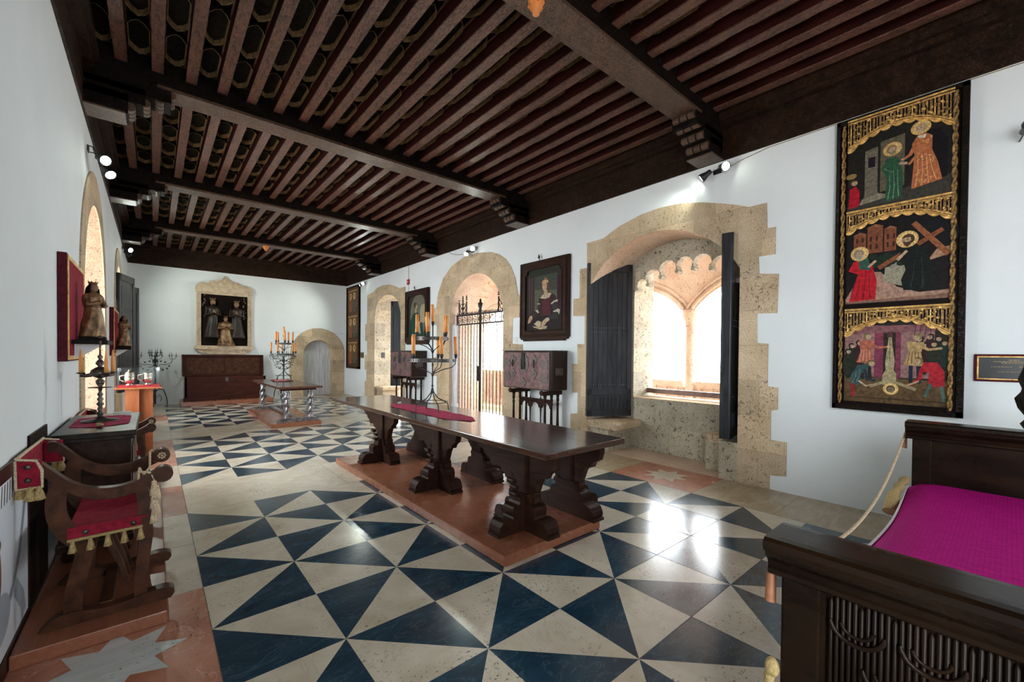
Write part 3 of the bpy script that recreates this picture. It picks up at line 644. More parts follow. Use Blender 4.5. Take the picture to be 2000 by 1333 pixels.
def candelabrum(label):
    t_ = thing('candelabrum', label, 'candelabra'); b_ = MB()
    for k in range(4):
        a = pi/4+k*pi/2+.12; c, s_ = math.cos(a), math.sin(a)
        b_.tube([(.006*c, .006*s_, .30), (.02*c, .02*s_, .24), (.08*c, .08*s_, .165), (.17*c, .17*s_, .12), (.215*c, .215*s_, .085), (.225*c, .225*s_, .004)], [.006, .007, .007, .007, .007, .009], 8)
    b_.tube([(.2*math.cos(2*pi*i/24), .2*math.sin(2*pi*i/24), .12) for i in range(25)], .005, 6)
    b_.build('foot', 'iron', t_)
    b_ = MB(); b_.tube([(0, 0, .23), (0, 0, 1.12)], .0085, 10); b_.ell((0, 0, .33), (.016, .016, .012)); b_.ell((0, 0, .60), (.013, .013, .03)); b_.build('stem', 'iron', t_)
    cs = []
    for R, z, z0, n, a0 in ((.30, .66, .44, 5, .3), (.20, .94, .74, 5, .9)):
        r_ = MB()
        A = [a0+2*pi*i/40*.8 for i in range(41)]
        vs = []
        for a in A:
            for rr, zz in ((R, z-.022), (R+.004, z-.022), (R+.004, z+.022), (R, z+.022)): vs.append((rr*math.cos(a), rr*math.sin(a), zz))
        r_.add(vs, [(i*4+j, i*4+(j+1) % 4, (i+1)*4+(j+1) % 4, (i+1)*4+j) for i in range(40) for j in range(4)])
        for i in range(2, 40, 3):
            a = A[i]; r_.ell(((R+.004)*math.cos(a), (R+.004)*math.sin(a), z), (.008, .008, .008), 6)
        r_.build('ring', 'iron_plate', t_)
        for k in range(n):
            a = a0+2*pi*.8*k/(n-1); c, s_ = math.cos(a), math.sin(a); q = MB()
            q.tube([(0, 0, z0), (.02*c, .02*s_, z0+.05), (R*.45*c, R*.45*s_, z0+.10), (R*.85*c, R*.85*s_, z0+.13), (R*.99*c, R*.99*s_, z0+.18), (R*c, R*s_, z-.01)], .0055, 8); q.build('arm', 'iron', t_)
            cs.append((R*c, R*s_, z+.02, .225+.04*((k*7) % 3)/3, (rnd.random()-.5)*.12, (rnd.random()-.5)*.12))
    cs.append((0, 0, 1.10, .23, -.05, .02))
    for x, y, z, h, ax, ay in cs:
        cup = MB(); cup.lathe([(.004, -.02), (.008, 0), (.02, .03), (.022, .06), (.019, .062)], (x, y, z), 12); cup.build('cup', 'iron', t_)
        cn = MB(); cn.lathe([(.020, 0), (.022, h*.5), (.022, h*.98), (.013, h), (.002, h-.006)], (x, y, z+.055), 12, 0, Matrix.Rotation(ax, 4, 'X') @ Matrix.Rotation(ay, 4, 'Y')); cn.build('candle', 'wax', t_)
    return t_
cd = candelabrum('two-tier iron candelabrum with orange candles on the long trestle table')
place(cd, True, (2.76, 4.84, .838), .5, cd['label'], 'two-tier iron candelabra')

# ---- small table with twisted legs
t_ = thing('small_table', 'smaller wooden table with silvery twisted legs toward the far wall', 'table', (2.42, 11.35, .082)); sx, sy, sz = 2.42, 11.35, .082
m = MB(); m.bbox((0, 0, .85-.022-sz), (.44, 1.52, .022), 0, .006); m.build('tabletop', 'table_brown', t_)
m = MB(); m.bbox((0, -1.28, .79-sz), (.36, .05, .035), 0, .01); m.build('cross_rail', 'chest_wood', t_); m = MB(); m.bbox((0, 1.28, .79-sz), (.36, .05, .035), 0, .01); m.build('cross_rail', 'old_silver', t_)
def tw(a, t, z): return 1+.20*math.cos(3*(a-2.2*pi*t*1.25)) if .12 < t < .9 else 1
for x in (-.24, .24):
    for y in (-1.28, 1.28):
        q = MB(); P_ = [(.05, .07), (.05, .09), (.035, .10), (.052, .12), (.035, .14)]+[(.045+.018*math.sin(pi*i/28), .15+.50*i/28) for i in range(29)]+[(.035, .66), (.05, .68), (.036, .70), (.05, .72)]
        q.lathe(P_, (x, y, 0), 24, 0, None, tw); q.build('leg', 'old_silver', t_)
for y in (-1.28, 1.28):
    q = MB(); q.prism([(-.40, 0), (-.41, .03), (-.37, .055), (-.31, .06), (-.29, .075), (.29, .075), (.31, .06), (.37, .055), (.41, .03), (.40, 0)], y-.055, y+.055, 'y'); q.build('foot_rail', 'old_silver', t_)
q = MB(); q.bbox((0, 0, .04), (.045, 1.28, .022), 0, .008); q.build('stretcher', 'old_silver', t_)
runner(2.50, 12.05, .851, .80, .42, 'floral_red', 'crumpled red flowered cloth on the small twisted-leg table', .022)
place(cd, False, (2.58, 12.15, .862), 1.2, 'two-tier iron candelabrum on the small twisted-leg table, nearer the far wall', 'two-tier iron candelabra')

# ---- tall floor candelabra with vine leaves
def floor_cand(label):
    t_ = thing('floor_candelabrum', label, 'candelabra'); q = MB()
    for k in range(3):
        a = k*2*pi/3+.4; c, s_ = math.cos(a), math.sin(a)
        q.tube([(.01*c, .01*s_, .42), (.09*c, .09*s_, .50), (.2*c, .2*s_, .46), (.27*c, .27*s_, .25), (.30*c, .30*s_, .01)], .012, 8)
        q.tube([(.01*c, .01*s_, .25), (.10*c, .10*s_, .33), (.16*c, .16*s_, .22), (.12*c, .12*s_, .14)], .008, 6)
    q.build('tripod', 'iron', t_)
    q = MB(); q.tube([(0, 0, .06), (0, 0, 1.42)], .020, 10); q.ell((0, 0, 1.15), (.045, .045, .05)); q.ell((0, 0, 1.3), (.05, .05, .06)); q.build('pole', 'iron', t_)
    def spikes(x, y, z, n, R):
        q = MB()
        for k in range(n):
            a = 2*pi*k/n+.3; px, py = x+R*math.cos(a), y+R*math.sin(a)
            q.tube([(x, y, z-.10), (x+R*.6*math.cos(a), y+R*.6*math.sin(a), z-.085), (px, py, z-.03), (px, py, z)], .006, 6)
            q.lathe([(.003, 0), (.035, .008), (.035, .014), (.004, .016)], (px, py, z), 10); q.lathe([(.009, 0), (.0015, .12)], (px, py, z+.014), 6)
        q.build('spike_cluster', 'iron', t_)
    spikes(0, 0, 1.52, 7, .14)
    for k in range(4):
        a = k*pi/2+.15; c, s_ = math.cos(a), math.sin(a); q = MB()
        q.tube([(0, 0, 1.13), (.12*c, .12*s_, 1.20), (.25*c, .25*s_, 1.19), (.36*c, .36*s_, 1.24), (.39*c, .39*s_, 1.33)], .008, 6)
        q.tube([(0, 0, 1.05), (.10*c, .10*s_, 1.00), (.16*c, .16*s_, 1.06), (.10*c, .10*s_, 1.10)], .006, 6)
        for (r_l, zl) in ((.12, 1.29), (.22, 1.26), (.31, 1.15), (.26, 1.08), (.17, 1.04)):
            mx = Matrix.Translation((r_l*c, r_l*s_, zl)) @ rotz(a) @ Matrix.Rotation(.5, 4, 'Y')
            q.prism([(0, -.028), (.018, -.01), (.035, 0), (.018, .012), (.006, .034), (-.006, .014), (-.03, .01), (-.014, -.006)], -.0015, .0015, 'y', 0, False, mx)
        q.build('vine_arm', 'iron', t_); spikes(.39*c, .39*s_, 1.44, 3, .09)
    return t_
fc = floor_cand('black iron vine candelabrum standing left of the open chest')
place(fc, True, (.04, 15.78, 0), 0, fc['label'], 'floor-standing vine candelabra')
place(fc, False, (3.34, 15.80, 0), .3, 'black iron vine candelabrum standing between chest and arched far door', 'floor-standing vine candelabra')

# ---- open chest at the far wall
t_ = thing('wooden_chest', 'large dark wooden chest with raised lid on platform at far wall', 'chest', (1.72, 15.85, .12))
m = MB()
m.box((-1.02, -.32, .06), (1.04, -.28, .70)); m.box((-1.02, .22, .06), (1.04, .26, .70)); m.box((-1.02, -.32, .06), (-.98, .26, .70)); m.box((1.0, -.32, .06), (1.04, .26, .70)); m.box((-1.02, -.32, .04), (1.04, .26, .08)); m.bbox((0, -.33, .05), (1.06, .03, .05), 0, .01)
m.box((-.8, -.325, .18), (.8, -.318, .60)); m.build('body', 'chest_wood', t_)
q = MB(); mx = Matrix.Translation((0, .24, .70)) @ Matrix.Rotation(-.10, 4, 'X')
q.bbox((0, 0, .33), (1.07, .025, .33), 0, .01, mx); q.box((-1.07, -.09, 0), (-1.03, 0, .66), 0, mx); q.box((1.03, -.09, 0), (1.07, 0, .66), 0, mx); q.box((-1.07, -.09, .62), (1.07, 0, .66), 0, mx); q.box((-.95, -.032, .08), (-.03, -.026, .56), 1, mx); q.box((.03, -.032, .08), (.95, -.026, .56), 1, mx); q.build('lid', ['chest_wood', 'walnut_chair'], t_)
q = MB(); q.box((-.04, -.335, .55), (.04, -.325, .68)); q.build('lock_plate', 'iron_plate', t_)
# stone-coloured relief shrine on the far wall
def drape(m, c, H, rx, ry, mat, seed=0, mx=None, folds=7, top=.82, flare=1.25, n=26, rows=26):
    """robed trunk: an elliptical loft with soft vertical folds, shoulders on top"""
    vs = []
    for i in range(rows+1):
        t = i/rows; z = H*top*t
        w_ = flare-(flare-.72)*min(1, t*1.6) if t < .62 else .72+.28*math.sin((t-.62)/.25*pi/2) if t < .87 else 1-.75*((t-.87)/.13)**1.6
        for j in range(n):
            a = 2*pi*j/n; fo = 1+(.10*(1-t*.7))*math.sin(folds*a+2.4*math.sin(t*4+seed)+seed)+.05*math.sin(11*a+seed*2-3*t)
            vs.append(V(rx*w_*fo*math.cos(a), ry*w_*fo*math.sin(a), z))
    M_ = Matrix.Translation(c) @ (mx if mx is not None else Matrix.Identity(4))
    vs = [M_ @ v_ for v_ in vs]
    m.add(vs, [(i*n+j, i*n+(j+1) % n, (i+1)*n+(j+1) % n, (i+1)*n+j) for i in range(rows) for j in range(n)]+[list(range(n))[::-1], list(range(rows*n, rows*n+n))], mat, None, True)
def robed_figure(name, parent, c, H, width, rz, mats, seed=0, crown=False, beard=False, label=None):
    """mats: robe, skin, hair"""
    m = MB(); R = rotz(rz); T = Matrix.Translation(c) @ R
    drape(m, V(0, 0, 0), H, width*.5, width*.42, 0, seed, T)
    h = H*.078; hz = H*.885
    m.tube([T @ V(0, 0, H*.78), T @ V(0, -.005*H, H*.84)], [h*.55, h*.5], 10, 1)
    m.ell((0, 0, 0), (h*.78, h*.88, h*1.05), 12, 1, None); n0 = len(m.v)
    k = (12+1)*(12+4)
    for i in range(len(m.v)-k, len(m.v)): m.v[i] = tuple(T @ (V(*m.v[i])+V(0, -.01*H, hz)))
    m.lathe([(h*.02, -h*.25), (h*.14, -h*.12), (h*.04, h*.2)], T @ V(0, -h*.95, hz), 6, 1)          # nose
    for sx_ in (-1, 1): m.ell(T @ V(sx_*h*.28, -h*.80, hz+h*.12), (h*.12, h*.08, h*.07), 6, 2)       # eyes
    m.tube([T @ V(-h*.2, -h*.86, hz-h*.42), T @ V(h*.2, -h*.86, hz-h*.42)], h*.05, 6, 2)
    # hair or veil round the head
    vs = []
    for i in range(9):
        t = i/8; zz = hz+h*1.12-t*h*(2.6 if not beard else 1.9)
        r_ = h*(.35+.75*math.sin(min(1, t*1.6)*pi/2)+.25*t)
        for j in range(13):
            a = -.15*pi+1.3*pi*j/12; vs.append(T @ V(r_*math.cos(a), r_*math.sin(a)*.95+h*.08, zz))
    m.add(vs, [(i*13+j, i*13+j+1, (i+1)*13+j+1, (i+1)*13+j) for i in range(8) for j in range(12)], 2, None, True)
    if beard: m.ell(T @ V(0, -h*.7, hz-h*.95), (h*.42, h*.3, h*.6), 8, 2)
    if crown:
        m.lathe([(h*.7, 0), (h*.85, h*.5), (h*.8, h*.5), (h*.66, 0)], T @ V(0, 0, hz+h*.75), 14, 3 if len(mats) > 3 else 2)
        for j in range(7): a = 2*pi*j/7; m.lathe([(h*.14, 0), (h*.01, h*.4)], T @ V(h*.8*math.cos(a), h*.8*math.sin(a), hz+h*1.2), 5, 3 if len(mats) > 3 else 2)
    for sx_ in (-1, 1):   # arms bent to the chest, hands together
        S_ = T @ V(sx_*width*.40, 0, H*.74); E_ = T @ V(sx_*width*.50, -width*.22, H*.56); W_ = T @ V(sx_*width*.10, -width*.50, H*.62)
        m.tube([S_, E_, (E_+W_)/2, W_], [width*.13, width*.14, width*.13, width*.11], 10, 0)
        m.tube([W_, T @ V(sx_*width*.03, -width*.54, H*.66)], [width*.06, width*.045], 8, 1)
        for q_ in range(4): m.tube([T @ V(sx_*width*(.02+.015*q_), -width*.55, H*.655), T @ V(sx_*width*(.01+.012*q_), -width*.54, H*.70)], width*.014, 5, 1)
    o = m.build(name, mats, parent)
    if label: o['label'] = label
    return o
# ---- framed relief
t_ = thing('carved_altar_niche', 'pale carved frame holding a dark relief of three figures on far wall', 'framed relief', (1.75, YF, 2.7))
rx_, rz_ = 1.75, 2.7
outer = [(x-rx_, z-rz_) for x, z in [(.98, 1.68), (1.02, 1.74), (1.02, 3.50), (.985, 3.52), (1.0, 3.62), (1.06, 3.70), (1.16, 3.74), (1.25, 3.72), (1.31, 3.73), (1.36, 3.80), (1.55, 3.82), (1.66, 3.87), (1.72, 3.94), (1.75, 4.0), (1.78, 3.94), (1.85, 3.87), (1.95, 3.83), (2.13, 3.80), (2.19, 3.73), (2.25, 3.72), (2.34, 3.74), (2.44, 3.70), (2.50, 3.62), (2.515, 3.52), (2.48, 3.50), (2.48, 1.74), (2.52, 1.68)]]
inner = [(x-rx_, z-rz_) for x, z in [(1.13, 1.77), (2.37, 1.77), (2.37, 3.40), (1.13, 3.40)]]
m = MB(); m.plate(outer, [inner], lambda u, v, d: (u, -.10+d, v), .10)
for dx in (.02, .05, .08): 
    for s_ in (-1, 1): m.tube([(s_*(.73-dx), -.102, 1.74-rz_), (s_*(.73-dx), -.102, 3.44-rz_)], .010, 6)
m.box((-.76, -.13, 3.44-rz_), (.76, -.02, 3.475-rz_)); m.box((-.64, -.108, 3.38-rz_), (.64, -.09, 3.41-rz_))
L = [p for p in outer[3:24]]
m.tube([(u*.985, -.105, v-.012) for u, v in L], .018, 6); m.tube([(u*.93, -.103, v-.06) for u, v in L], .010, 6)
m.box((-.79, -.16, 1.66-rz_), (.79, -.005, 1.72-rz_)); m.box((-.77, -.13, 1.72-rz_), (.77, -.005, 1.765-rz_))
m.plate([(-.74, 1.66-rz_), (-.70, 1.60-rz_), (-.60, 1.53-rz_), (-.40, 1.50-rz_), (.40, 1.50-rz_), (.60, 1.53-rz_), (.70, 1.60-rz_), (.74, 1.66-rz_)], [], lambda u, v, d: (u, -.10+d, v), .095)
for i in range(9): m.tube([(-.56+i*.14, -.105, 1.62-rz_), (-.50+i*.14, -.112, 1.57-rz_), (-.44+i*.14, -.105, 1.62-rz_)], .012, 6)
m.build('frame', 'relief_frame', t_)
m = MB(); m.box((1.1-rx_, -.03, 1.74-rz_), (2.4-rx_, -.008, 3.43-rz_)); m.build('back_panel', 'oak_black', t_)
robed_figure('carved_figure', t_, V(1.43-rx_, -.09, 2.02-rz_), 1.25, .36, .1, ['relief_wood', 'relief_skin', 'oak_black', 'gilded_wood'], 1, True, True)
robed_figure('carved_figure', t_, V(2.06-rx_, -.09, 2.02-rz_), 1.22, .36, -.1, ['relief_wood', 'relief_skin', 'oak_black', 'gilded_wood'], 3, True, False)
robed_figure('carved_figure', t_, V(1.76-rx_, -.14, 1.77-rz_), .95, .36, 0, ['gilded_wood', 'relief_skin', 'oak_black', 'gilded_wood'], 5, True, False)
m = MB()
for i in range(26): a = rnd.random(); x = rnd.choice((-1, 1))*(.48+.10*a); m.ell((x, -.045, .1+rnd.random()*.75-.15), (.018, .01, .03), 6)
m.build('gilt_foliage', 'gilded_wood', t_)

# ---- paintings ------------------------------------------------------
class Canvas:
    """flat painted shapes in stacked skins of paint; u right, v up, in metres"""
    def __init__(s, fn): s.m = MB(); s.fn = fn; s.k = 0; s.aff = (1, 0)
    def poly(s, pts, col, gold=0):
        s.k += 1; e = s.k*.00003
        V_, E_, F_, *_ = delaunay_2d_cdt([Vector(p) for p in pts], [(i, (i+1) % len(pts)) for i in range(len(pts))], [], 1, 1e-6)
        s.m.add([s.fn(p[0], p[1]*s.aff[0]+s.aff[1], e) for p in V_], [list(f) for f in F_], gold, col); return s
    def ell(s, u, v, a, b_, col, gold=0, rot=0, n=18, a0=0, a1=360):
        pts = []
        for i in range(n if a1-a0 >= 360 else n+1):
            t = math.radians(a0+(a1-a0)*i/n); x, y = a*math.cos(t), b_*math.sin(t); pts.append((u+x*math.cos(rot)-y*math.sin(rot), v+x*math.sin(rot)+y*math.cos(rot)))
        return s.poly(pts, col, gold)
    def line(s, pts, w_, col, gold=0, w2=None):
        n = len(pts); L, R = [], []; w2 = w_ if w2 is None else w2
        for i, p in enumerate(pts):
            q0, q1 = Vector(pts[max(0, i-1)]), Vector(pts[min(n-1, i+1)]); d = (q1-q0).normalized(); nn = Vector((-d.y, d.x))*(w_+(w2-w_)*i/(n-1))/2
            L.append((p[0]+nn.x, p[1]+nn.y)); R.append((p[0]-nn.x, p[1]-nn.y))
        return s.poly(L+R[::-1], col, gold)
    def build(s, name, parent, mat='paint'): return s.m.build(name, [mat, 'paint_gold'], parent, calc=False)
SK = (.62, .42, .27); GO = (.80, .50, .17); DK = (.02, .015, .012)
def head(c, u, v, r, look=0, hair=(.06, .035, .02), halo=False, beard=None, skin=SK):
    if halo:
        c.ell(u, v+r*.2, r*1.62, r*1.62, GO, 1); c.ell(u, v+r*.2, r*1.38, r*1.38, (.95, .66, .28), 1)
        for k in range(16): a = k*pi/8; c.line([(u+r*1.1*math.cos(a), v+r*.2+r*1.1*math.sin(a)), (u+r*1.35*math.cos(a), v+r*.2+r*1.35*math.sin(a))], r*.09, (.35, .2, .06), 0)
    c.ell(u-look*r*.15, v+r*.18, r*.92, r*1.02, hair); c.ell(u+look*r*.12, v, r*.68, r*.88, skin)
    c.poly([(u-r*.72, v+r*.3), (u-r*.5, v+r*.95), (u+r*.5, v+r*.95), (u+r*.72, v+r*.3), (u+r*.35, v+r*.55), (u-r*.35, v+r*.55)], hair)
    e = look*r*.22
    for s_ in (-1, 1):
        c.ell(u+e+s_*r*.27, v+r*.10, r*.12, r*.05, (.04, .02, .015)); c.line([(u+e+s_*r*.14, v+r*.25), (u+e+s_*r*.42, v+r*.25)], r*.05, (.15, .08, .05))
    c.line([(u+e, v+r*.12), (u+e+look*r*.1+r*.03, v-r*.15)], r*.07, tuple(x*.65 for x in skin)); c.line([(u+e-r*.16, v-r*.38), (u+e+r*.16, v-r*.38)], r*.08, (.40, .12, .09))
    if beard: c.poly([(u-r*.6, v-r*.1), (u-r*.45, v-r*.9), (u, v-r*1.3), (u+r*.45, v-r*.9), (u+r*.6, v-r*.1), (u+r*.25, v-r*.3), (u-r*.25, v-r*.3)], beard)
def folds(c, pts, col, n=5, w_=.008, seed=0):
    """long fold lines between the hem and the waist of a robe given as (u0,v0,u1,v1) strips"""
    r_ = random.Random(seed)
    for (u0, v0, u1, v1) in pts:
        mid = ((u0+u1)/2+(r_.random()-.5)*.03, (v0+v1)/2); c.line([(u0, v0), mid, (u1, v1)], w_, col, 0, w_*.4)

# tall altarpiece: three scenes under gilt tracery
AY0, AY1, AZ0, AZ1 = .262, 1.222, 1.045, 4.07
t_ = thing('painted_altarpiece', 'tall narrow altarpiece of three painted gilded scenes beside the bed', 'painting', (WR, (AY0+AY1)/2, AZ0)); aw = AY1-AY0; ah = AZ1-AZ0
P = lambda u, v, d: (-.045-d, aw/2-u, v)
m = MB(); m.box((-.045, -aw/2, 0), (-.003, aw/2, ah)); m.build('panel', 'oak_black', t_)
m = MB()
for y0, y1, z0, z1 in ((-aw/2, -aw/2+.045, 0, ah), (aw/2-.03, aw/2, 0, ah), (-aw/2, aw/2, 0, .05), (-aw/2, aw/2, ah-.045, ah)): m.box((-.075, y0, z0), (-.003, y1, z1))
m.build('frame', 'carved_black', t_)
for y in (aw/2-.062, -aw/2+.085):
    m = MB(); N = 150; rr = .022 if y < 0 else .018
    for ph in (0, pi): m.tube([(-.065+.010*math.cos(ph+i*.55), y+.010*math.sin(ph+i*.55), .06+(ah-.12)*i/N) for i in range(N+1)], rr*.55, 6)
    m.build('twisted_column', 'gold_dark', t_)
c = Canvas(P); U0, U1 = .095, .868; W = U1-U0
def scene_frame(v0, v1, sky): c.poly([(U0, v0), (U1, v0), (U1, v1), (U0, v1)], sky)
# bottom scene
b0, b1 = .085, 1.03
scene_frame(b0, b1, (.035, .025, .02)); c.poly([(U0, b0), (U1, b0), (U1, b0+.24), (U0, b0+.26)], (.15, .09, .04))
c.poly([(U0, b0+.26), (U0+.30, b0+.26), (U0+.30, .86), (U0+.18, .87), (U0, .78)], (.36, .19, .18)); c.poly([(U0+.42, b0+.26), (U1-.10, b0+.26), (U1-.10, .86), (U0+.42, .86)], (.36, .19, .18))
c.poly([(U0+.24, .34), (U0+.31, .34), (U0+.31, .80), (U0+.24, .80)], (.24, .05, .09)); c.poly([(U0+.40, .34), (U0+.44, .34), (U0+.44, .80), (U0+.40, .80)], (.24, .05, .09)); c.poly([(U0, .78), (U1, .80), (U1, .86), (U0, .86)], (.28, .12, .13))
for i, (u, v) in enumerate([(U0+.06, .66), (U0+.12, .69), (U0+.03, .60), (U1-.20, .72), (U1-.13, .74), (U1-.07, .72), (U1-.03, .68), (U1-.17, .66), (U1-.10, .67)]):
    c.ell(u, v-.14, .045, .14, [(.02, .04, .035), (.05, .02, .02), (.03, .035, .02)][i % 3]); head(c, u, v, .026, 1 if u < aw/2 else -1, (.03, .02, .015))
for i in range(7): c.line([(U1-.24+i*.035, .72), (U1-.23+i*.037, .86)], .004, (.04, .02, .015))
cu = U0+.36
c.line([(cu-.15, .245), (cu-.04, .30), (cu+.04, .30), (cu+.19, .235)], .028, (.42, .33, .18)); c.poly([(cu-.055, .27), (cu+.05, .27), (cu+.05, .38), (cu+.030, .42), (cu+.038, .50), (cu+.018, .66), (cu+.012, .74), (cu-.012, .74), (cu-.02, .64), (cu-.035, .50), (cu-.03, .42), (cu-.055, .36)], (.45, .37, .20))
c.line([(cu, .50), (cu-.002, .73)], .006, (.18, .13, .07)); c.poly([(cu-.03, .46), (cu+.035, .46), (cu+.034, .505), (cu-.032, .51)], (.52, .44, .27)); c.poly([(cu-.025, .74), (cu+.02, .74), (cu+.02, .80), (cu-.02, .80)], (.10, .05, .05))
head(c, cu+.01, .225, .036, 0, (.12, .08, .04), True, None, (.30, .22, .14))
def worker(u, v, col, col2, face, legs, s_=1):
    c.line([(u-.02*s_, v), (u-.02*s_, v-.20)], .028, legs); c.line([(u+.03*s_, v), (u+.04*s_, v-.20)], .028, legs)
    c.poly([(u-.07, v-.03), (u+.07, v-.04), (u+.05, v+.09), (u+.06*s_+.01, v+.19), (u-.05, v+.20), (u-.04, v+.08)], col); c.line([(u+.02*s_, v+.17), (u+.10*s_, v+.12), (u+.17*s_, v+.13)], .030, col, 0, .02); c.ell(u+.18*s_, v+.13, .013, .012, SK)
    for k in range(4): c.line([(u-.045+k*.028, v-.02), (u-.03+k*.02, v+.10)], .006, col2)
    head(c, u+.02*s_, v+.235, .032, face, (.25, .20, .08))
worker(U0+.17, .52, (.52, .16, .10), (.75, .38, .26), 1, (.03, .03, .03)); worker(U1-.24, .50, (.55, .36, .16), (.22, .12, .05), -1, (.02, .03, .05), 1)
c.poly([(U0+.05, .26), (U0+.14, .26), (U0+.13, .36), (U0+.20, .44), (U0+.19, .48), (U0+.11, .46), (U0+.06, .36)], (.05, .11, .11)); c.line([(U0+.07, .27), (U0+.075, .14)], .03, (.38, .03, .04)); c.line([(U0+.17, .42), (U0+.19, .31), (U0+.26, .31)], .026, (.03, .05, .06)); folds(c, [(U0+.07, .28, U0+.10, .40), (U0+.10, .28, U0+.13, .42)], (.18, .28, .26)); head(c, U0+.22, .48, .034, 1, (.20, .14, .05)); c.line([(U0+.12, .30), (U0+.18, .25), (U0+.24, .27)], .016, SK)
c.poly([(U1-.14, .28), (U1-.03, .26), (U1-.03, .42), (U1-.08, .50), (U1-.17, .50), (U1-.20, .42), (U1-.13, .40)], (.55, .025, .04)); c.line([(U1-.18, .44), (U1-.20, .34), (U1-.26, .28)], .032, (.50, .02, .035), 0, .02); c.line([(U1-.05, .28), (U1-.03, .13)], .026, (.10, .18, .15)); c.line([(U1-.12, .30), (U1-.16, .17)], .024, (.10, .18, .15)); head(c, U1-.21, .51, .033, -1, (.25, .17, .06)); c.line([(U1-.20, .32), (U1-.29, .27)], .014, SK)
c.line([(U0+.02, .13), (U1-.02, .13)], .008, (.06, .035, .02))
# middle scene
scene_frame(1.09, 2.045, (.015, .012, .012)); c.poly([(U0, 1.10), (U1, 1.10), (U1, 1.18), (U0, 1.15)], (.30, .16, .11))
c.poly([(U0, 1.15), (U0+.14, 1.42), (U0+.28, 1.40), (U0+.40, 1.24), (U0+.56, 1.17), (U1, 1.17), (U1, 1.14), (U0, 1.12)], (.50, .30, .22)); c.poly([(U0+.30, 1.30), (U0+.50, 1.22), (U0+.44, 1.50), (U0+.32, 1.52)], (.40, .36, .26)); c.poly([(U1-.16, 1.46), (U1-.02, 1.50), (U1, 1.58), (U1-.10, 1.56)], (.52, .30, .18))
for u0, w_, h_ in ((U0+.06, .10, .20), (U0+.17, .12, .26), (U0+.30, .09, .22)):
    c.poly([(u0, 1.60), (u0+w_, 1.60), (u0+w_, 1.60+h_), (u0, 1.60+h_)], (.26, .09, .045))
    for k in range(2):
        for q in range(2): c.poly([(u0+.02+k*.045, 1.64+q*.08), (u0+.035+k*.045, 1.64+q*.08), (u0+.035+k*.045, 1.69+q*.08), (u0+.02+k*.045, 1.69+q*.08)], (.06, .02, .015))
    c.poly([(u0-.008, 1.60+h_), (u0+w_+.008, 1.60+h_), (u0+w_/2, 1.63+h_)], (.34, .14, .07))
for i in range(14): c.ell(U0+.22+.035*(i % 8), 1.47+.05*(i//8)+.02*(i % 3), .035, .03, (.02, .035, .022)); 
for i in range(9): c.ell(U1-.20+.025*i, 1.78-.01*i, .05, .08, (.012, .012, .016))
c.line([(U0+.26, 1.44), (U1-.06, 1.74)], .040, (.30, .10, .045)); c.line([(U1-.26, 1.84), (U1-.02, 1.50)], .044, (.36, .13, .055))
c.poly([(U0+.45, 1.20), (U1-.13, 1.18), (U1-.12, 1.38), (U1-.16, 1.55), (U1-.24, 1.64), (U0+.44, 1.62), (U0+.40, 1.50), (U0+.47, 1.42), (U0+.43, 1.30)], (.012, .016, .014))
folds(c, [(U0+.50, 1.22, U0+.52, 1.48), (U0+.58, 1.20, U0+.57, 1.50), (U1-.18, 1.22, U1-.20, 1.50)], (.035, .045, .04), w_=.01); c.line([(U0+.47, 1.58), (U0+.40, 1.50)], .022, SK, 0, .03); head(c, U0+.47, 1.68, .050, -1, (.10, .05, .025), True, (.10, .05, .025))
c.poly([(U0+.03, 1.12), (U0+.24, 1.13), (U0+.25, 1.32), (U0+.21, 1.48), (U0+.16, 1.54), (U0+.06, 1.53), (U0+.02, 1.44), (U0+.10, 1.40), (U0+.06, 1.26)], (.60, .018, .030)); folds(c, [(U0+.08, 1.14, U0+.12, 1.40), (U0+.14, 1.14, U0+.16, 1.44), (U0+.20, 1.15, U0+.19, 1.42), (U0+.05, 1.20, U0+.10, 1.36)], (.32, .01, .02), w_=.012)
c.poly([(U0+.11, 1.45), (U0+.20, 1.43), (U0+.18, 1.56), (U0+.10, 1.56)], (.04, .12, .09)); c.line([(U0+.18, 1.46), (U0+.24, 1.52)], .022, SK); head(c, U0+.11, 1.60, .046, 1, (.35, .28, .18), True, (.42, .38, .30))
# top scene
scene_frame(2.07, 3.0, (.022, .020, .016)); c.aff = (.93, 2.09-2.14*.93); c.poly([(U0, 2.10), (U1, 2.10), (U1, 2.30), (U0+.2, 2.22), (U0, 2.16)], (.06, .055, .045))
c.poly([(U0+.12, 2.18), (U0+.27, 2.20), (U0+.24, 2.28), (U0+.24, 2.76), (U0+.14, 2.74), (U0+.14, 2.26)], (.20, .17, .12)); c.poly([(U0+.10, 2.16), (U0+.30, 2.19), (U0+.30, 2.23), (U0+.26, 2.25), (U0+.12, 2.22)], (.30, .26, .18)); c.poly([(U0+.165, 2.55), (U0+.22, 2.55), (U0+.22, 2.66), (U0+.165, 2.66)], (.02, .012, .02))
c.poly([(U0+.26, 2.26), (U0+.44, 2.28), (U0+.44, 2.82), (U0+.26, 2.80)], (.15, .125, .08)); c.poly([(U1-.24, 2.25), (U1-.04, 2.28), (U1-.04, 2.66), (U1-.10, 2.78), (U1-.18, 2.78), (U1-.24, 2.66)], (.012, .010, .012))
c.poly([(U0+.01, 2.14), (U0+.10, 2.16), (U0+.10, 2.32), (U0+.07, 2.38), (U0+.02, 2.36)], (.50, .015, .03)); head(c, U0+.055, 2.42, .034, 1, (.12, .07, .03), False); c.ell(U0+.03, 2.50, .045, .03, (.35, .22, .08), 0)
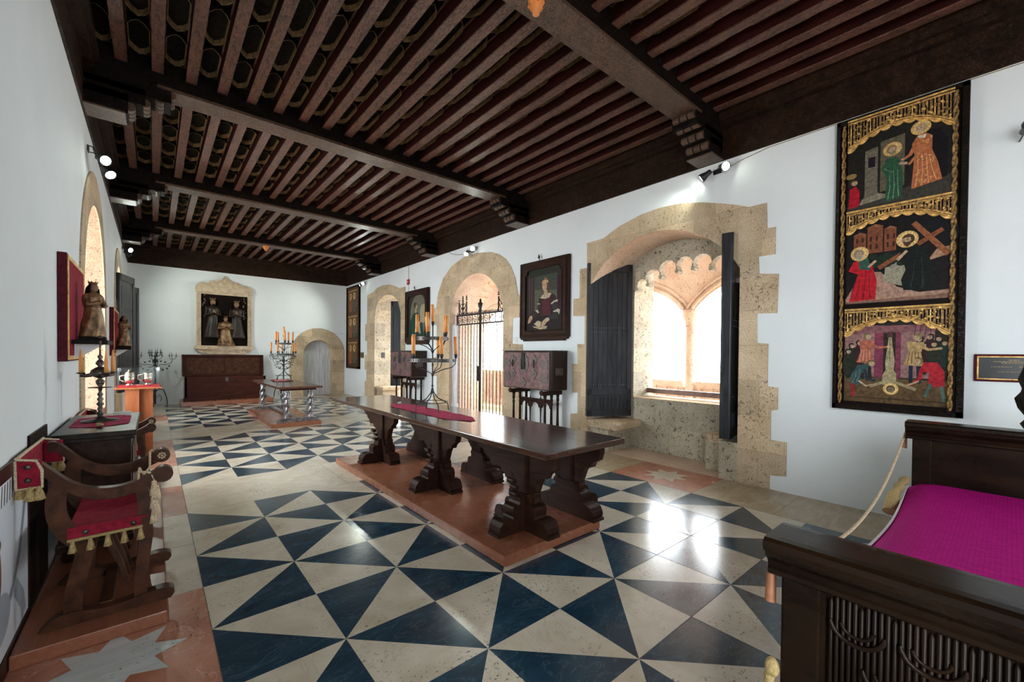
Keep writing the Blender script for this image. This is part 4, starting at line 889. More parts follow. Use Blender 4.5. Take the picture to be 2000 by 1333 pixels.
c.poly([(U0+.30, 2.14), (U0+.42, 2.16), (U0+.43, 2.36), (U0+.41, 2.54), (U0+.38, 2.60), (U0+.31, 2.60), (U0+.27, 2.50), (U0+.31, 2.38)], (.035, .11, .06)); folds(c, [(U0+.32, 2.16, U0+.33, 2.42), (U0+.36, 2.16, U0+.36, 2.46), (U0+.40, 2.18, U0+.39, 2.46), (U0+.29, 2.50, U0+.36, 2.44)], (.22, .34, .22), w_=.008); c.line([(U0+.40, 2.52), (U0+.46, 2.50)], .024, SK); head(c, U0+.35, 2.68, .044, 1, (.30, .22, .10), True, (.35, .28, .15))
ou = U0+.56
c.poly([(ou-.07, 2.22), (ou+.14, 2.26), (ou+.11, 2.44), (ou+.07, 2.58), (ou+.07, 2.72), (ou+.03, 2.76), (ou-.03, 2.76), (ou-.07, 2.68), (ou-.05, 2.56), (ou-.06, 2.40)], (.55, .18, .07)); folds(c, [(ou-.04, 2.24, ou-.03, 2.54), (ou+.0, 2.24, ou+.0, 2.56), (ou+.05, 2.25, ou+.03, 2.56), (ou+.10, 2.27, ou+.05, 2.54)], (.85, .48, .22), w_=.007)
r_ = random.Random(3)
for k in range(60): u, v = ou-.05+r_.random()*.13, 2.26+r_.random()*.46; c.ell(u, v, .005, .005, (.9, .55, .25), 0, 0, 6)
c.line([(ou-.04, 2.68), (ou-.08, 2.58), (ou-.12, 2.55)], .036, (.55, .18, .07), 0, .022); c.ell(ou-.13, 2.55, .014, .012, SK); c.line([(ou+.03, 2.66), (ou-.03, 2.56), (ou-.09, 2.48)], .034, (.60, .22, .09), 0, .02); c.poly([(ou-.03, 2.75), (ou+.03, 2.75), (ou+.02, 2.72), (ou-.02, 2.72)], (.8, .72, .62)); head(c, ou-.01, 2.82, .044, -1, (.60, .42, .20), True)
c.aff = (1, 0)
c.build('painted_scenes', t_)
# gilt tracery bands with scalloped arches
for k, (vs_, vm, v1) in enumerate(((.765, .925, 1.035), (1.83, 1.955, 2.05), (2.68, 2.845, 2.995))):
    m = MB(); n = 9; low = lambda t: vs_+(vm-vs_)*(1-(2*t-1)**2)
    pts = [(U0+W*i/24, low(i/24)) for i in range(25)]
    m.plate([(U0, v1), *pts, (U1, v1)], [], lambda u, v, d: (-.072+d, aw/2-u, v), .026, 0, False)
    # thinner gilt cloud scallops hanging under the arch
    sc = []
    for i in range(n):
        for q in range(7): t = (i+q/6)/n; sc.append((U0+W*t, low(t)-.008-.026*math.sin(pi*q/6)))
    m.plate(list(reversed(pts))+sc, [], lambda u, v, d: (-.066+d, aw/2-u, v), .012, 1, False)
    for off, rr in ((.0, .008), (.022, .005)): m.tube([(-.075, aw/2-(U0+W*i/30), low(i/30)+off) for i in range(31)], rr, 6, 1)
    for e, rr in ((0, .010), (.028, .005)): m.tube([(-.075, aw/2-U0, v1-e), (-.075, aw/2-U1, v1-e)], rr, 6, 1)
    r_ = random.Random(k)
    for i in range(15):   # little blind windows with dark gaps
        u = U0+W*(i+.5)/15; lo = low((i+.5)/15)+.03; hi = v1-.035
        if hi-lo < .03: continue
        m.box((-.0725, aw/2-u-.017, lo), (-.0715, aw/2-u+.017, hi), 2); m.box((-.078, aw/2-u-.0045, lo), (-.070, aw/2-u+.0045, hi), 0 if i % 3 else 1)
    for i in range(110):
        t = r_.random(); lo = low(t)+.015; v = lo+(v1-.015-lo)*r_.random()**1.6
        m.ell((-.075, aw/2-(U0+W*t), v), (.007, .007+.006*r_.random(), .011), 6, 1 if r_.random() > .55 else 0)
    m.build('gilt_tracery', ['gold_dark', 'gold', 'oak_black'], t_)
c = None

# small narrow panel painting near the far corner
t_ = thing('panel_painting', 'tall narrow old painted panel in dark frame by the far right corner', 'painting', (WR, 15.56, 1.01)); pw, ph = 1.24, 3.0
m = MB(); m.box((-.04, -pw/2, 0), (-.003, pw/2, ph-.0)); m.build('panel', 'oak_black', t_)
m = MB()
for y0, y1, z0, z1 in ((-pw/2, -pw/2+.10, 0, ph), (pw/2-.06, pw/2, 0, ph), (-pw/2, pw/2, 0, .08), (-pw/2, pw/2, ph-.06, ph)): m.box((-.08, y0, z0), (-.003, y1, z1))
m.build('frame', 'walnut_dark', t_)
c = Canvas(lambda u, v, d: (-.041-d, pw/2-u, v)); c.poly([(.06, .08), (1.14, .08), (1.14, 2.94), (.06, 2.94)], (.16, .075, .035))
for v0 in (.12, 1.08, 2.02):
    c.poly([(.10, v0), (1.08, v0), (1.08, v0+.84), (.10, v0+.84)], (.22, .11, .05)); c.poly([(.10, v0), (1.08, v0), (1.08, v0+.2), (.10, v0+.2)], (.10, .06, .03))
    for u, cl in ((.35, (.40, .14, .06)), (.75, (.12, .12, .08))): c.poly([(u-.16, v0+.05), (u+.16, v0+.05), (u+.10, v0+.50), (u-.10, v0+.50)], cl); head(c, u, v0+.60, .08, 1 if u < .5 else -1, (.15, .08, .03), True)
    for k in range(5): c.line([(.12+.2*k, v0+.80), (.20+.2*k, v0+.84), (.30+.2*k, v0+.80)], .03, GO, 1)
c.build('painted_scenes', t_)

# portraits
def portrait(label, yc, z0, w_, h_, paint, shape=True):
    t_ = thing('framed_portrait', label, 'painting', (WR, yc, z0))
    o = [(-w_/2, 0.06), (-w_/2+.03, .06), (-w_/2+.03, .03), (-w_/2+.10, .03), (-w_/2+.10, 0), (w_/2-.10, 0), (w_/2-.10, .03), (w_/2-.03, .03), (w_/2-.03, .06), (w_/2, .06), (w_/2, h_), (-w_/2, h_)]
    fw_ = .15; i_ = [(-w_/2+fw_, fw_+.04), (w_/2-fw_, fw_+.04), (w_/2-fw_, h_-fw_-.10), (w_/2-fw_-.05, h_-fw_-.09), (w_/2-fw_-.06, h_-fw_-.02), (w_/2-fw_-.14, h_-fw_), (-w_/2+fw_+.14, h_-fw_), (-w_/2+fw_+.06, h_-fw_-.02), (-w_/2+fw_+.05, h_-fw_-.09), (-w_/2+fw_, h_-fw_-.10)]
    m = MB(); m.plate(o, [i_], lambda u, v, d: (-.065+d, u, v), .062)
    for e in (.025, .055):
        m.tube([(-.07, -w_/2+e, .06+e), (-.07, -w_/2+e, h_-e), (-.07, w_/2-e, h_-e), (-.07, w_/2-e, .06+e), (-.07, -w_/2+e, .06+e)], .010, 6)
    m.tube([(-.068, p[0], p[1]) for p in i_+[i_[0]]], .009, 6)
    m.build('frame', 'walnut_dark', t_)
    c = Canvas(lambda u, v, d: (-.03-d, w_/2-u, v)); paint(c, w_, h_); c.build('painted_canvas', t_)
    m = MB(); m.box((-.028, -w_/2+.1, .1), (-.004, w_/2-.1, h_-.1)); m.build('backing', 'oak_black', t_)
    m = MB(); m.tube([(-.03, .12, h_-.02), (-.05, .12, h_+.06)], .008, 6); m.prism([(.09, h_+.06), (.12, h_+.03), (.15, h_+.06), (.12, h_+.12)], -.06, -.05, 'x'); m.build('hanger', 'iron', t_)
    return t_
def paint1(c, w_, h_):
    X = lambda px: (px-185)/(665-185)*(w_-.30)+.15; Y = lambda py: h_-.17-(py-240)/(1130-240)*(h_-.34)
    Q = lambda *a: [(X(x), Y(y)) for x, y in a]
    c.poly([(.1, .1), (w_-.1, .1), (w_-.1, h_-.1), (.1, h_-.1)], (.040, .042, .034))
    c.poly(Q((185, 900), (665, 900), (665, 1130), (185, 1130)), (.035, .024, .018)); c.poly(Q((300, 480), (590, 480), (585, 830), (300, 850)), (.135, .145, .095)); c.poly(Q((300, 330), (590, 320), (590, 560), (300, 520)), (.075, .085, .065))
    c.poly(Q((205, 330), (290, 340), (290, 860), (230, 880)), (.085, .045, .05)); [c.line(Q((225+18*k, 340), (232+14*k, 860)), .010, (.03, .018, .02) if k % 2 else (.16, .10, .10)) for k in range(4)]
    c.poly(Q((590, 380), (655, 380), (660, 1120), (600, 1000)), (.075, .022, .035)); [c.line(Q((600+16*k, 400), (608+14*k, 980)), .008, (.03, .012, .018)) for k in range(3)]
    c.poly(Q((190, 1080), (210, 900), (270, 830), (350, 820), (370, 660), (430, 600), (520, 600), (580, 660), (590, 860), (650, 900), (655, 1100)), (.032, .022, .022))
    c.poly(Q((345, 720), (365, 650), (420, 600), (530, 600), (575, 640), (560, 720), (520, 760), (510, 900), (370, 900), (380, 760)), (.055, .026, .028)); c.poly(Q((400, 670), (500, 670), (510, 900), (400, 900)), (.12, .030, .038))
    c.poly(Q((345, 730), (380, 730), (365, 840), (340, 820)), (.06, .045, .04)); c.poly(Q((525, 745), (595, 730), (605, 840), (560, 850), (530, 800)), (.055, .048, .05)); c.poly(Q((240, 850), (345, 815), (350, 900), (260, 920)), (.06, .035, .035)); c.poly(Q((480, 900), (620, 860), (600, 960), (500, 960)), (.05, .048, .045))
    for a in (((342, 715), (372, 720), (368, 735), (340, 732)), ((515, 735), (560, 700), (598, 695), (600, 722), (560, 725), (522, 755)), ((540, 850), (605, 820), (628, 835), (618, 900), (600, 865), (548, 862)), ((310, 815), (345, 812), (362, 850), (350, 862))): c.poly(Q(*a), (.66, .58, .46))
    c.poly(Q((378, 650), (400, 610), (440, 590), (500, 590), (522, 605), (490, 655), (440, 668)), (.66, .52, .36)); c.line(Q((378, 652), (440, 670), (492, 657), (522, 607)), .010, (.10, .05, .04)); c.line(Q((430, 610), (435, 665)), .005, (.28, .2, .12)); c.line(Q((465, 605), (462, 665)), .005, (.28, .2, .12))
    c.poly(Q((425, 540), (465, 540), (470, 605), (425, 605)), (.60, .40, .24))
    c.poly(Q((395, 440), (405, 405), (450, 385), (490, 420), (500, 580), (480, 575), (470, 470), (405, 470), (408, 580), (395, 560)), (.16, .07, .035))
    c.ell(X(432), Y(478), .062, .098, (.66, .46, .28)); c.poly(Q((392, 445), (405, 405), (440, 390), (475, 405), (482, 445), (440, 425)), (.62, .42, .24)); c.poly(Q((415, 395), (425, 365), (455, 360), (468, 395), (440, 385)), (.30, .16, .06)); c.line(Q((400, 420), (440, 400), (478, 420)), .008, (.70, .50, .22))
    for x in (417, 445): c.ell(X(x), Y(468), .011, .006, (.05, .025, .02)); c.line(Q((x-10, 458), (x+9, 457)), .004, (.20, .10, .06))
    c.line(Q((430, 465), (427, 500)), .006, (.42, .25, .15)); c.line(Q((422, 518), (440, 518)), .007, (.45, .13, .10)); c.line(Q((440, 605), (437, 800)), .003, (.2, .12, .08))
    c.poly(Q((295, 1010), (345, 965), (390, 985), (380, 1060), (340, 1050)), (.72, .60, .40)); c.poly(Q((275, 1040), (380, 1060), (470, 1045), (460, 1085), (380, 1095), (290, 1060)), (.58, .46, .28)); c.line(Q((345, 968), (380, 1060)), .005, (.3, .2, .1)); c.line(Q((300, 1008), (375, 1055)), .003, (.45, .33, .2))
    c.poly(Q((385, 1050), (400, 990), (440, 945), (480, 930), (490, 975), (460, 1000), (430, 1050), (400, 1060)), (.64, .44, .27)); c.poly(Q((455, 935), (490, 935), (500, 970), (470, 990)), (.68, .60, .48))
    for k in range(3): c.line(Q((400+10*k, 1050), (440+10*k, 985)), .003, (.35, .2, .12))
    c.poly(Q((235, 890), (268, 885), (275, 930), (240, 990), (208, 1000), (215, 950)), (.58, .38, .24)); c.line(Q((225, 985), (250, 930)), .003, (.3, .17, .1))
portrait('portrait of a seated woman in dark dress holding an open book', 5.665, 1.84, 1.28, 1.52, paint1)
def paint2(c, w_, h_):
    c.poly([(.1, .1), (w_-.1, .1), (w_-.1, h_-.1), (.1, h_-.1)], (.06, .05, .04)); c.ell(w_*.55, h_*.52, w_*.36, h_*.40, (.20, .19, .15))
    u = .58; c.poly([(.22, .18), (1.05, .18), (.98, .55), (u+.22, .82), (u+.05, .92), (u-.16, .84), (.24, .60)], (.012, .07, .045)); c.poly([(u-.05, .34), (u+.30, .30), (u+.22, .62), (u+.05, .70)], (.55, .50, .38)); folds(c, [(.34, .2, .42, .7), (.46, .2, .5, .72), (.8, .25, .74, .6)], (.03, .13, .09), w_=.02)
    c.line([(u+.25, .62), (u+.12, .42), (u+.28, .34)], .06, SK, 0, .03); c.poly([(u-.03, .88), (u+.05, .88), (u+.05, .98), (u-.03, .98)], SK); head(c, u+.02, 1.06, .085, 1, (.10, .05, .025)); c.ell(u-.05, 1.10, .06, .085, (.09, .045, .02))
    c.poly([(.84, .62), (1.14, .58), (1.17, 1.0), (1.08, 1.10), (.92, 1.08), (.84, .96)], (.50, .42, .26))
portrait('portrait of a woman in green beside the narrow arched niche', 10.66, 1.83, 1.34, 1.52, paint2)

# plaque beside the altarpiece
def plaque(label, y0, y1, z0, z1, lines, rot=0):
    t_ = thing('information_plaque', label, 'plaque', (WR, (y0+y1)/2, z0)); w_ = y1-y0; h_ = z1-z0
    m = MB(); m.bbox((-.014, 0, h_/2), (.011, w_/2, h_/2), 0, .006); m.build('backing', 'velvet_dark', t_)
    m = MB(); m.plate([(-w_/2+.018, .018), (w_/2-.018, .018), (w_/2-.018, h_-.018), (-w_/2+.018, h_-.018)], [[(-w_/2+.028, .028), (w_/2-.028, .028), (w_/2-.028, h_-.028), (-w_/2+.028, h_-.028)]], lambda u, v, d: (-.031+d, u, v), .006); m.build('border', 'gold', t_)
    m = MB(); m.box((-.029, -w_/2+.028, .028), (-.025, w_/2-.028, h_-.028)); m.build('face', 'black_plastic', t_)
    m = MB(); r_ = random.Random(5)
    for v, a, b_, hh in lines:
        u = a
        while u < b_:
            l = .008+.018*r_.random(); m.box((-.0302, w_/2-min(u+l, b_), v), (-.029, w_/2-u, v+hh)); u += l+.004
    m.build('lettering', 'gilt_trim', t_); return t_
plaque('maroon wall plaque with gold border right of the altarpiece', -.25, .203, 1.385, 1.625, [(.185, .20, .26, .008), (.172, .11, .34, .007), (.160, .16, .30, .007), (.128, .10, .22, .005), (.128, .26, .33, .010), (.085, .14, .32, .004)])
plaque('small dark plaque beside the narrow painted panel', 14.62, 14.87, 1.40, 1.60, [(.12, .05, .2, .01), (.09, .05, .18, .008)])
m = MB(); m.box((WR-.006, 6.44, 1.78), (WR-.001, 6.56, 1.93)); tag(m.build('paper_label', 'paper'), 'small white paper label on the wall left of the book portrait', 'label')

# spotlights
def spots(label, base_, heads, side, pw=1):
    t_ = thing('spotlight_pair', label, 'spotlight', base_); s_ = side
    m = MB(); m.box((-.012 if s_ < 0 else -.0, -.05, -.03), (.0 if s_ < 0 else .012, .05, .03)); m.tube([(s_*.01, -.1, 0), (s_*.05, -.1, 0), (s_*.05, .1, 0), (s_*.01, .1, 0)], .006, 6); m.build('bracket', 'iron', t_)
    for (p, aim_) in heads:
        p = V(*p); d = V(*aim_).normalized(); R_ = d.to_track_quat('Z', 'Y').to_matrix().to_4x4(); T = Matrix.Translation(p) @ R_
        q = MB(); q.lathe([(.018, -.11), (.030, -.10), (.034, -.05), (.052, 0), (.058, .035), (.054, .035), (.048, .01), (.001, 0)], (0, 0, 0), 20, 0, T); q.tube([V(s_*.05, p.y, 0), p-d*.05], .007, 6); hd = q.build('lamp_head', 'black_plastic', t_)
        q = MB(); q.lathe([(.001, .030), (.030, .034), (.050, .028)], (0, 0, 0), 20, 0, T); q.build('bulb', 'lamp_glow', hd)
        l = light('spot_beam', 'SPOT', p+d*.06, 38*pw, (.90, 1, .90), None, p+d*2, spot_size=1.75, spot_blend=.8, shadow_soft_size=.04); l.parent = t_
    return t_
spots('pair of lit black spotlights above the near open window', (WR, 2.50, 3.99), [((-.10, -.13, .0), (-.55, -.75, -.35)), ((-.10, .14, -.05), (-.25, .8, -.55))], -1)
spots('pair of lit black spotlights above the iron gate', (WR, 8.02, 3.95), [((-.10, -.12, .02), (-.6, -.65, -.35)), ((-.10, .13, -.05), (-.5, -.3, -.6))], -1)
spots('pair of lit spotlights above the narrow panel in the far right corner', (WR, 14.6, 3.98), [((-.09, -.12, .0), (-.6, -.65, -.4)), ((-.09, .12, -.02), (-.8, .3, -.5))], -1, 3.5)
spots('pair of lit spotlights high on the left wall above the first arch', (WL, 6.75, 3.86), [((.14, -.1, -.12), (.5, -.7, -.35)), ((.17, .1, -.20), (.45, -.5, -.6))], 1)
spots('lit spotlights high on the left wall near the far end', (WL, 13.6, 4.02), [((.14, -.1, -.05), (.55, -.7, -.3)), ((.12, .1, -.12), (.75, .6, -.35))], 1, 4.5)
m = MB(); m.tube([(WR-.01, 2.35, 4.0), (WR-.012, 2.2, 4.04), (WR-.01, 1.9, 4.085), (WR-.008, 1.2, 4.095), (WR-.008, .35, 4.094), (WR-.01, -.4, 4.09), (WR-.012, -1.2, 4.09)], .004, 6); tag(m.build('cable', 'gilt_trim'), 'thin cable clipped along the wall top above the altarpiece', 'cable')
m = MB(); m.tube([(WR-.01, 8.25, 3.94), (WR-.015, 8.6, 3.96), (WR-.012, 8.9, 4.03), (WR-.01, 9.05, 4.1)], .005, 6); tag(m.build('cable', 'iron'), 'thin loose cable beside the spotlights over the gate', 'cable')
m = MB(); m.box((WR-.03, 11.17, 3.56), (WR-.002, 11.30, 3.71), 0); m.box((WR-.033, 11.22, 3.62), (WR-.03, 11.26, 3.66), 1); m.box((WR-.008, 11.235, 3.375), (WR-.002, 11.245, 3.56), 0); m.box((WR-.008, 11.235, 3.71), (WR-.002, 11.245, 4.1), 0); tag(m.build('fire_alarm_button', ['red_plastic', 'white_paint']), 'small red alarm box above the portrait of the woman in green', 'alarm')
m = MB(); m.box((-.005, 0, 0), (.02, .05, .08)); 
def hook(y): 
    m = MB(); m.tube([(WL+.0, y, 4.02), (WL+.05, y, 4.0), (WL+.07, y, 4.03), (WL+.06, y, 4.06)], .004, 6); return m
# smoke sensors
def sensor(label, loc, s_):
    m = MB(); m.lathe([(.05, 0), (.05, -.015), (.038, -.03), (.040, -.05), (.022, -.065), (.022, -.085), (.001, -.09)], (0, 0, 0), 18)
    for k in range(6): a = k*pi/3; m.ell((.042*math.cos(a), .042*math.sin(a), -.025), (.012, .012, .014), 6)
    o = m.build('smoke_sensor', 'orange_plastic'); o.location = loc; o.scale = (s_, s_, s_); tag(o, label, 'smoke detector')
sensor('orange smoke sensor under the near beam at the picture top', (2.40, 2.56, 4.497), 1.35); sensor('small orange smoke sensor under the farthest ceiling beam', (2.36, 13.27, 4.497), 1.5)

# ---- cabinets on stands (writing chests with iron mounts)
def cabinet(label):
    t_ = thing('writing_cabinet', label, 'cabinet')            # origin: front-right foot corner on the floor, front faces -x
    W_, D_, Z0, H_ = 1.235, .455, .955, .695
    m = MB(); m.bbox((D_/2+.005, W_/2, Z0+H_/2), (D_/2-.005, W_/2, H_/2), 0, .012); m.build('case', 'leather_side', t_)
    m = MB(); m.box((-.012, .012, Z0+.02), (.006, W_-.012, Z0+H_-.03)); fd = m.build('drop_front', 'leather_glare', t_)
    m = MB(); F = lambda u, v: (-.014, W_-u, Z0+v)
    def pl_(pts, d=.010): m.plate(pts, [], lambda u, v, e: (-.012-d+e, W_-u, Z0+v), d, 0, False)
    def dia(u, v, a, b_): pl_([(u-a, v), (u, v-b_), (u+a, v), (u, v+b_)]); m.tube([F(u-a*.7, v), F(u, v-b_*.7), F(u+a*.7, v), F(u, v+b_*.7), F(u-a*.7, v)], .004, 6); m.ell((-.024, W_-u, Z0+v), (.010, .012, .012), 6)
    for u, v in ((.30, .53), (.30, .28), (.87, .53), (.87, .28), (.59, .12)): dia(u, v, .085, .095)
    for u0, s_ in ((.03, 1), (W_-.03, -1)):
        for v in (.21, .46): pl_([(u0, v-.07), (u0+s_*.15, v-.07), (u0+s_*.21, v), (u0+s_*.15, v+.07), (u0, v+.07)]); m.tube([F(u0+s_*.02, v-.05), F(u0+s_*.13, v-.05), F(u0+s_*.17, v), F(u0+s_*.13, v+.05), F(u0+s_*.02, v+.05)], .004, 6)
    pl_([(.59+.14*math.cos(a*pi/6), .47+.17*math.sin(a*pi/6)) for a in range(12)])
    m.build('iron_mounts', 'mount_iron', fd)
    m = MB()
    for du in (-.03, 0, .03): m.tube([(-.03, W_-.59+du, Z0+.66), (-.05, W_-.59+du, Z0+.52), (-.03, W_-.59+du*1.5, Z0+.36)], .012, 8)
    for u in (.30, .87): m.tube([(-.03, W_-u, Z0+.53), (-.045, W_-u, Z0+.45), (-.03, W_-u, Z0+.40)], .011, 8)
    m.build('hasp', 'iron', fd)
    m = MB(); m.box((.02, -.004, Z0+H_-.002), (D_, W_+.004, Z0+H_+.006)); m.bbox((D_/2, -.008, Z0+.33), (.10, .006, .06), 0, .01); m.build('trim_band', 'iron_plate', t_)
    def turned(z0, z1):
        L_ = z1-z0; return [(.030, z0), (.032, z0+.05), (.018, z0+.06), (.030, z0+.09), (.034, z0+.16), (.024, z0+L_*.4), (.020, z0+L_*.75), (.028, z0+L_*.80), (.016, z0+L_*.83), (.030, z0+L_*.88), (.024, z0+L_*.93), (.032, z1)]
    for y in (.14, W_-.26):
        q = MB(); q.bbox((.20, y, .905), (.24, .035, .035), 0, .008); q.ell((-.05, y, .915), (.03, .045, .045), 8); q.build('runner_block', 'walnut_dark', t_)
        q = MB(); q.bbox((.20, y, .03), (.24, .045, .03), 0, .012); q.build('foot_rail', 'walnut_dark', t_)
        for x in (.04, .20, .36): q = MB(); q.lathe(turned(.06, .87), (x, y, 0), 14); q.build('leg', 'walnut_dark', t_)
    q = MB(); y0, y1 = .14, W_-.26; n = 3; wv = (y1-y0)/n; arc_ = []
    pts = [(y0, .78), (y1, .78), (y1, .62)]
    for k in range(n-1, -1, -1):
        c_ = y0+wv*(k+.5)
        for i in range(9): a = pi*i/8; pts.append((c_+wv*.36*math.cos(a), .62+.09*math.sin(a)))
    pts.append((y0, .62)); q.plate(pts, [], lambda u, v, e: (.19+e, u, v), .035)
    q.build('arcade', 'walnut_dark', t_)
    for k in (1, 2): q = MB(); q.lathe([(.012, .10), (.016, .2), (.010, .4), (.014, .55), (.020, .62), (.008, .64)], (.207, y0+wv*k, 0), 10); q.lathe([(.010, .78), (.012, .80), (.004, .83), (.008, .85), (.001, .86)], (.207, y0+wv*k, 0), 8); q.build('spindle', 'walnut_dark', t_)
    q = MB(); q.bbox((.207, (y0+y1)/2, .09), (.02, (y1-y0)/2, .02), 0, .005); q.build('stretcher', 'walnut_dark', t_)
    return t_
cb = cabinet('dark writing cabinet with diamond iron mounts under the book portrait')
place(cb, True, (5.15, 5.075, 0), 0, cb['label'], 'iron-mounted cabinets on turned stands')
place(cb, False, (5.15, 10.13, 0), 0, 'dark writing cabinet on turned stand under the woman in green', 'iron-mounted cabinets on turned stands')

# ---- iron gate
t_ = thing('iron_gate', 'tall wrought-iron gate with spiked cresting in the right arch', 'gate', (5.80, 7.98, 0))
GYa, GYb = 6.98-7.98, 8.97-7.98
m = MB()
for y in (GYa+.03, GYb-.03, 0.0): m.box((-.02, y-.022, .0), (.02, y+.022, 2.5)); 
m.box((-.02, GYa, .16), (.02, GYb, .20)); m.box((-.02, GYa, 2.28), (.02, GYb, 2.315)); m.box((-.02, GYa, 2.50), (.02, GYb, 2.54)); m.build('gate_frame', 'iron', t_)
for s_ in (0, 1):
    y0, y1 = (GYa, 0) if s_ == 0 else (0, GYb)
    n = 7
    for k in range(1, n+1):
        y = y0+(y1-y0)*k/(n+1); q = MB(); a = MB(); N = 44
        q.tube([(0, y, .2+2.09*i/N) for i in range(N+1)], .0105 if k % 2 else .009, 4, 0, True, .55 if k % 2 else 0); q.build('bar', 'iron', t_)
m = MB()
for k in range(9):
    y = GYa+.11+k*(GYb-GYa-.22)/8
    L = [(0, y+.07*math.cos(a*pi/8), 2.407+.07*math.sin(a*pi/8)) for a in range(17)]; m.tube(L, .008, 6)
    for a in range(4): b_ = a*pi/2; m.tube([(0, y, 2.407), (0, y+.05*math.cos(b_+.4), 2.407+.05*math.sin(b_+.4)), (0, y+.066*math.cos(b_), 2.407+.066*math.sin(b_))], .007, 5)
    m.box((-.006, y+.095, 2.315), (.006, y+.115, 2.5))
m.build('pierced_frieze', 'iron', t_)
m = MB()
for k in range(36): y = GYa+.03+k*(GYb-GYa-.06)/35; m.lathe([(.012, 2.54), (.016, 2.56), (.002, 2.60)], (0, y, 0), 6)
m.build('cresting', 'iron', t_)
for y in (GYa+.16, GYb-.26):
    q = MB()
    for dy in (-.16, 0, .16):
        q.box((-.012, y+dy-.014, 2.54), (.012, y+dy+.014, 2.86 if dy else 2.90)); q.lathe([(.012, 0), (.034, .015), (.012, .03), (.012, .05), (.030, .06), (.010, .08), (.020, .10), (.002, .13)], (0, y+dy, 2.88), 8)
        q.lathe([(.014, 0), (.032, .012), (.012, .03)], (0, y+dy, 2.70), 8)
    for z in (2.62, 2.74):
        for s_ in (-1, 1): q.tube([(0, y, z-.06), (0, y+s_*.08, z-.02), (0, y+s_*.13, z+.05), (0, y+s_*.07, z+.07), (0, y, z+.03)], .011, 6)
    q.build('pinnacle', 'iron', t_)
q = MB(); q.lathe([(.03, 2.54), (.045, 2.60), (.03, 2.64), (.055, 2.69), (.06, 2.76), (.02, 2.80), (.03, 2.83), (.003, 2.88)], (0, .0, 0), 12); q.build('finial', 'iron', t_)
q = MB(); q.box((-.03, .02, .95), (-.015, .08, 1.30)); q.build('lock', 'iron', t_)
m = MB(); m.box((5.68, 8.86, 0), (5.76, 8.995, 2.30)); m.box((5.665, 8.84, 0), (5.765, 8.995, .35)); tag(m.build('carved_post', 'grey_wood_sheen'), 'grey carved post at the left side of the iron gate', 'post')
m = MB(); m.box((5.72, 6.905, .0), (5.80, 6.99, .62)); tag(m.build('wooden_stop', 'walnut_dark'), 'short brown post at the right foot of the iron gate', 'post')

# ---- shutters
def shutter(label, hinge, ang, w_, z0, z1, grooves=True, th=.045):
    t_ = thing('wooden_shutter', label, 'shutter', (hinge[0], hinge[1], 0), ang)
    m = MB(); m.bbox((w_/2, 0, (z0+z1)/2), (w_/2, th/2, (z1-z0)/2), 0, .006)
    for s_ in (-1, 1):
        y = s_*(th/2+.006)
        for a, b_, c_, d in ((0, .085, z0, z1), (w_-.085, w_, z0, z1), (0, w_, z0, z0+.10), (0, w_, z1-.13, z1), (0, w_, z0+.36, z0+.46)): m.box((a, y-.007, c_), (b_, y+.007, d))
        if grooves:
            n = 7; ww = (w_-.19)/n
            for k in range(n): m.box((.095+k*ww+.005, y-.006, z0+.50), (.095+(k+1)*ww-.005, y+.003, z1-.15))
            for k in range(9): m.tube([(.10+(w_-.20)*k/8, y, z0+.14), (.10+(w_-.20)*k/8, y+.004*s_, z0+.32)], .011, 6)
            m.box((.10, y-.004, z0+.12), (w_-.10, y+.001, z0+.345))
        else:
            for a in range(4): zz = z0+.14+a*(z1-z0-.3)/4; m.box((.11, y-.004, zz), (w_-.11, y+.005, zz+(z1-z0-.3)/4-.07))
    m.build('leaf', 'shutter_wood', t_)
    if grooves:
        q = MB()
        for s_ in (-1, 1):
            for k in range(14):
                for zz in (z0+(z1-z0)*.55, z0+(z1-z0)*.58, z0+.53, z1-.17): q.ell((.11+(w_-.22)*k/13, s_*(th/2+.013), zz), (.006, .005, .006), 5)
        q.build('studs', 'iron_grey', t_)
    return t_
a = math.atan2(4.60-4.20, 5.60-6.27); shutter('open plank shutter at the left side of the near window', (6.26, 4.215), a, .79, .55, 3.13)
a = math.atan2(2.40-2.44, 5.60-6.27)
shutter('open dark shutter seen edge-on at the right of the window', (6.26, 2.475), math.atan2(2.33-2.475, 5.54-6.26), .74, .53, 3.15, True, .10)
shutter('open dark shutter in the narrow arched niche of the right wall', (6.2, 11.78), math.atan2(.66, -.57), .87, .57, 3.19, False)
shutter('nearer of two black shutters on the far left arch', (WL+.03, 11.18), math.atan2(.73, .20), .76, .76, 3.10, False)
shutter('farther of two black shutters on the far left arch', (WL+.03, 13.05), math.atan2(.55, .24), .60, .78, 3.09, False)
m = MB(); m.box((5.85, 13.628, 1.42), (5.95, 13.648, 1.60)); tag(m.build('wall_hook_plate', 'iron'), 'small dark iron plate inside the narrow arched niche', 'iron plate')

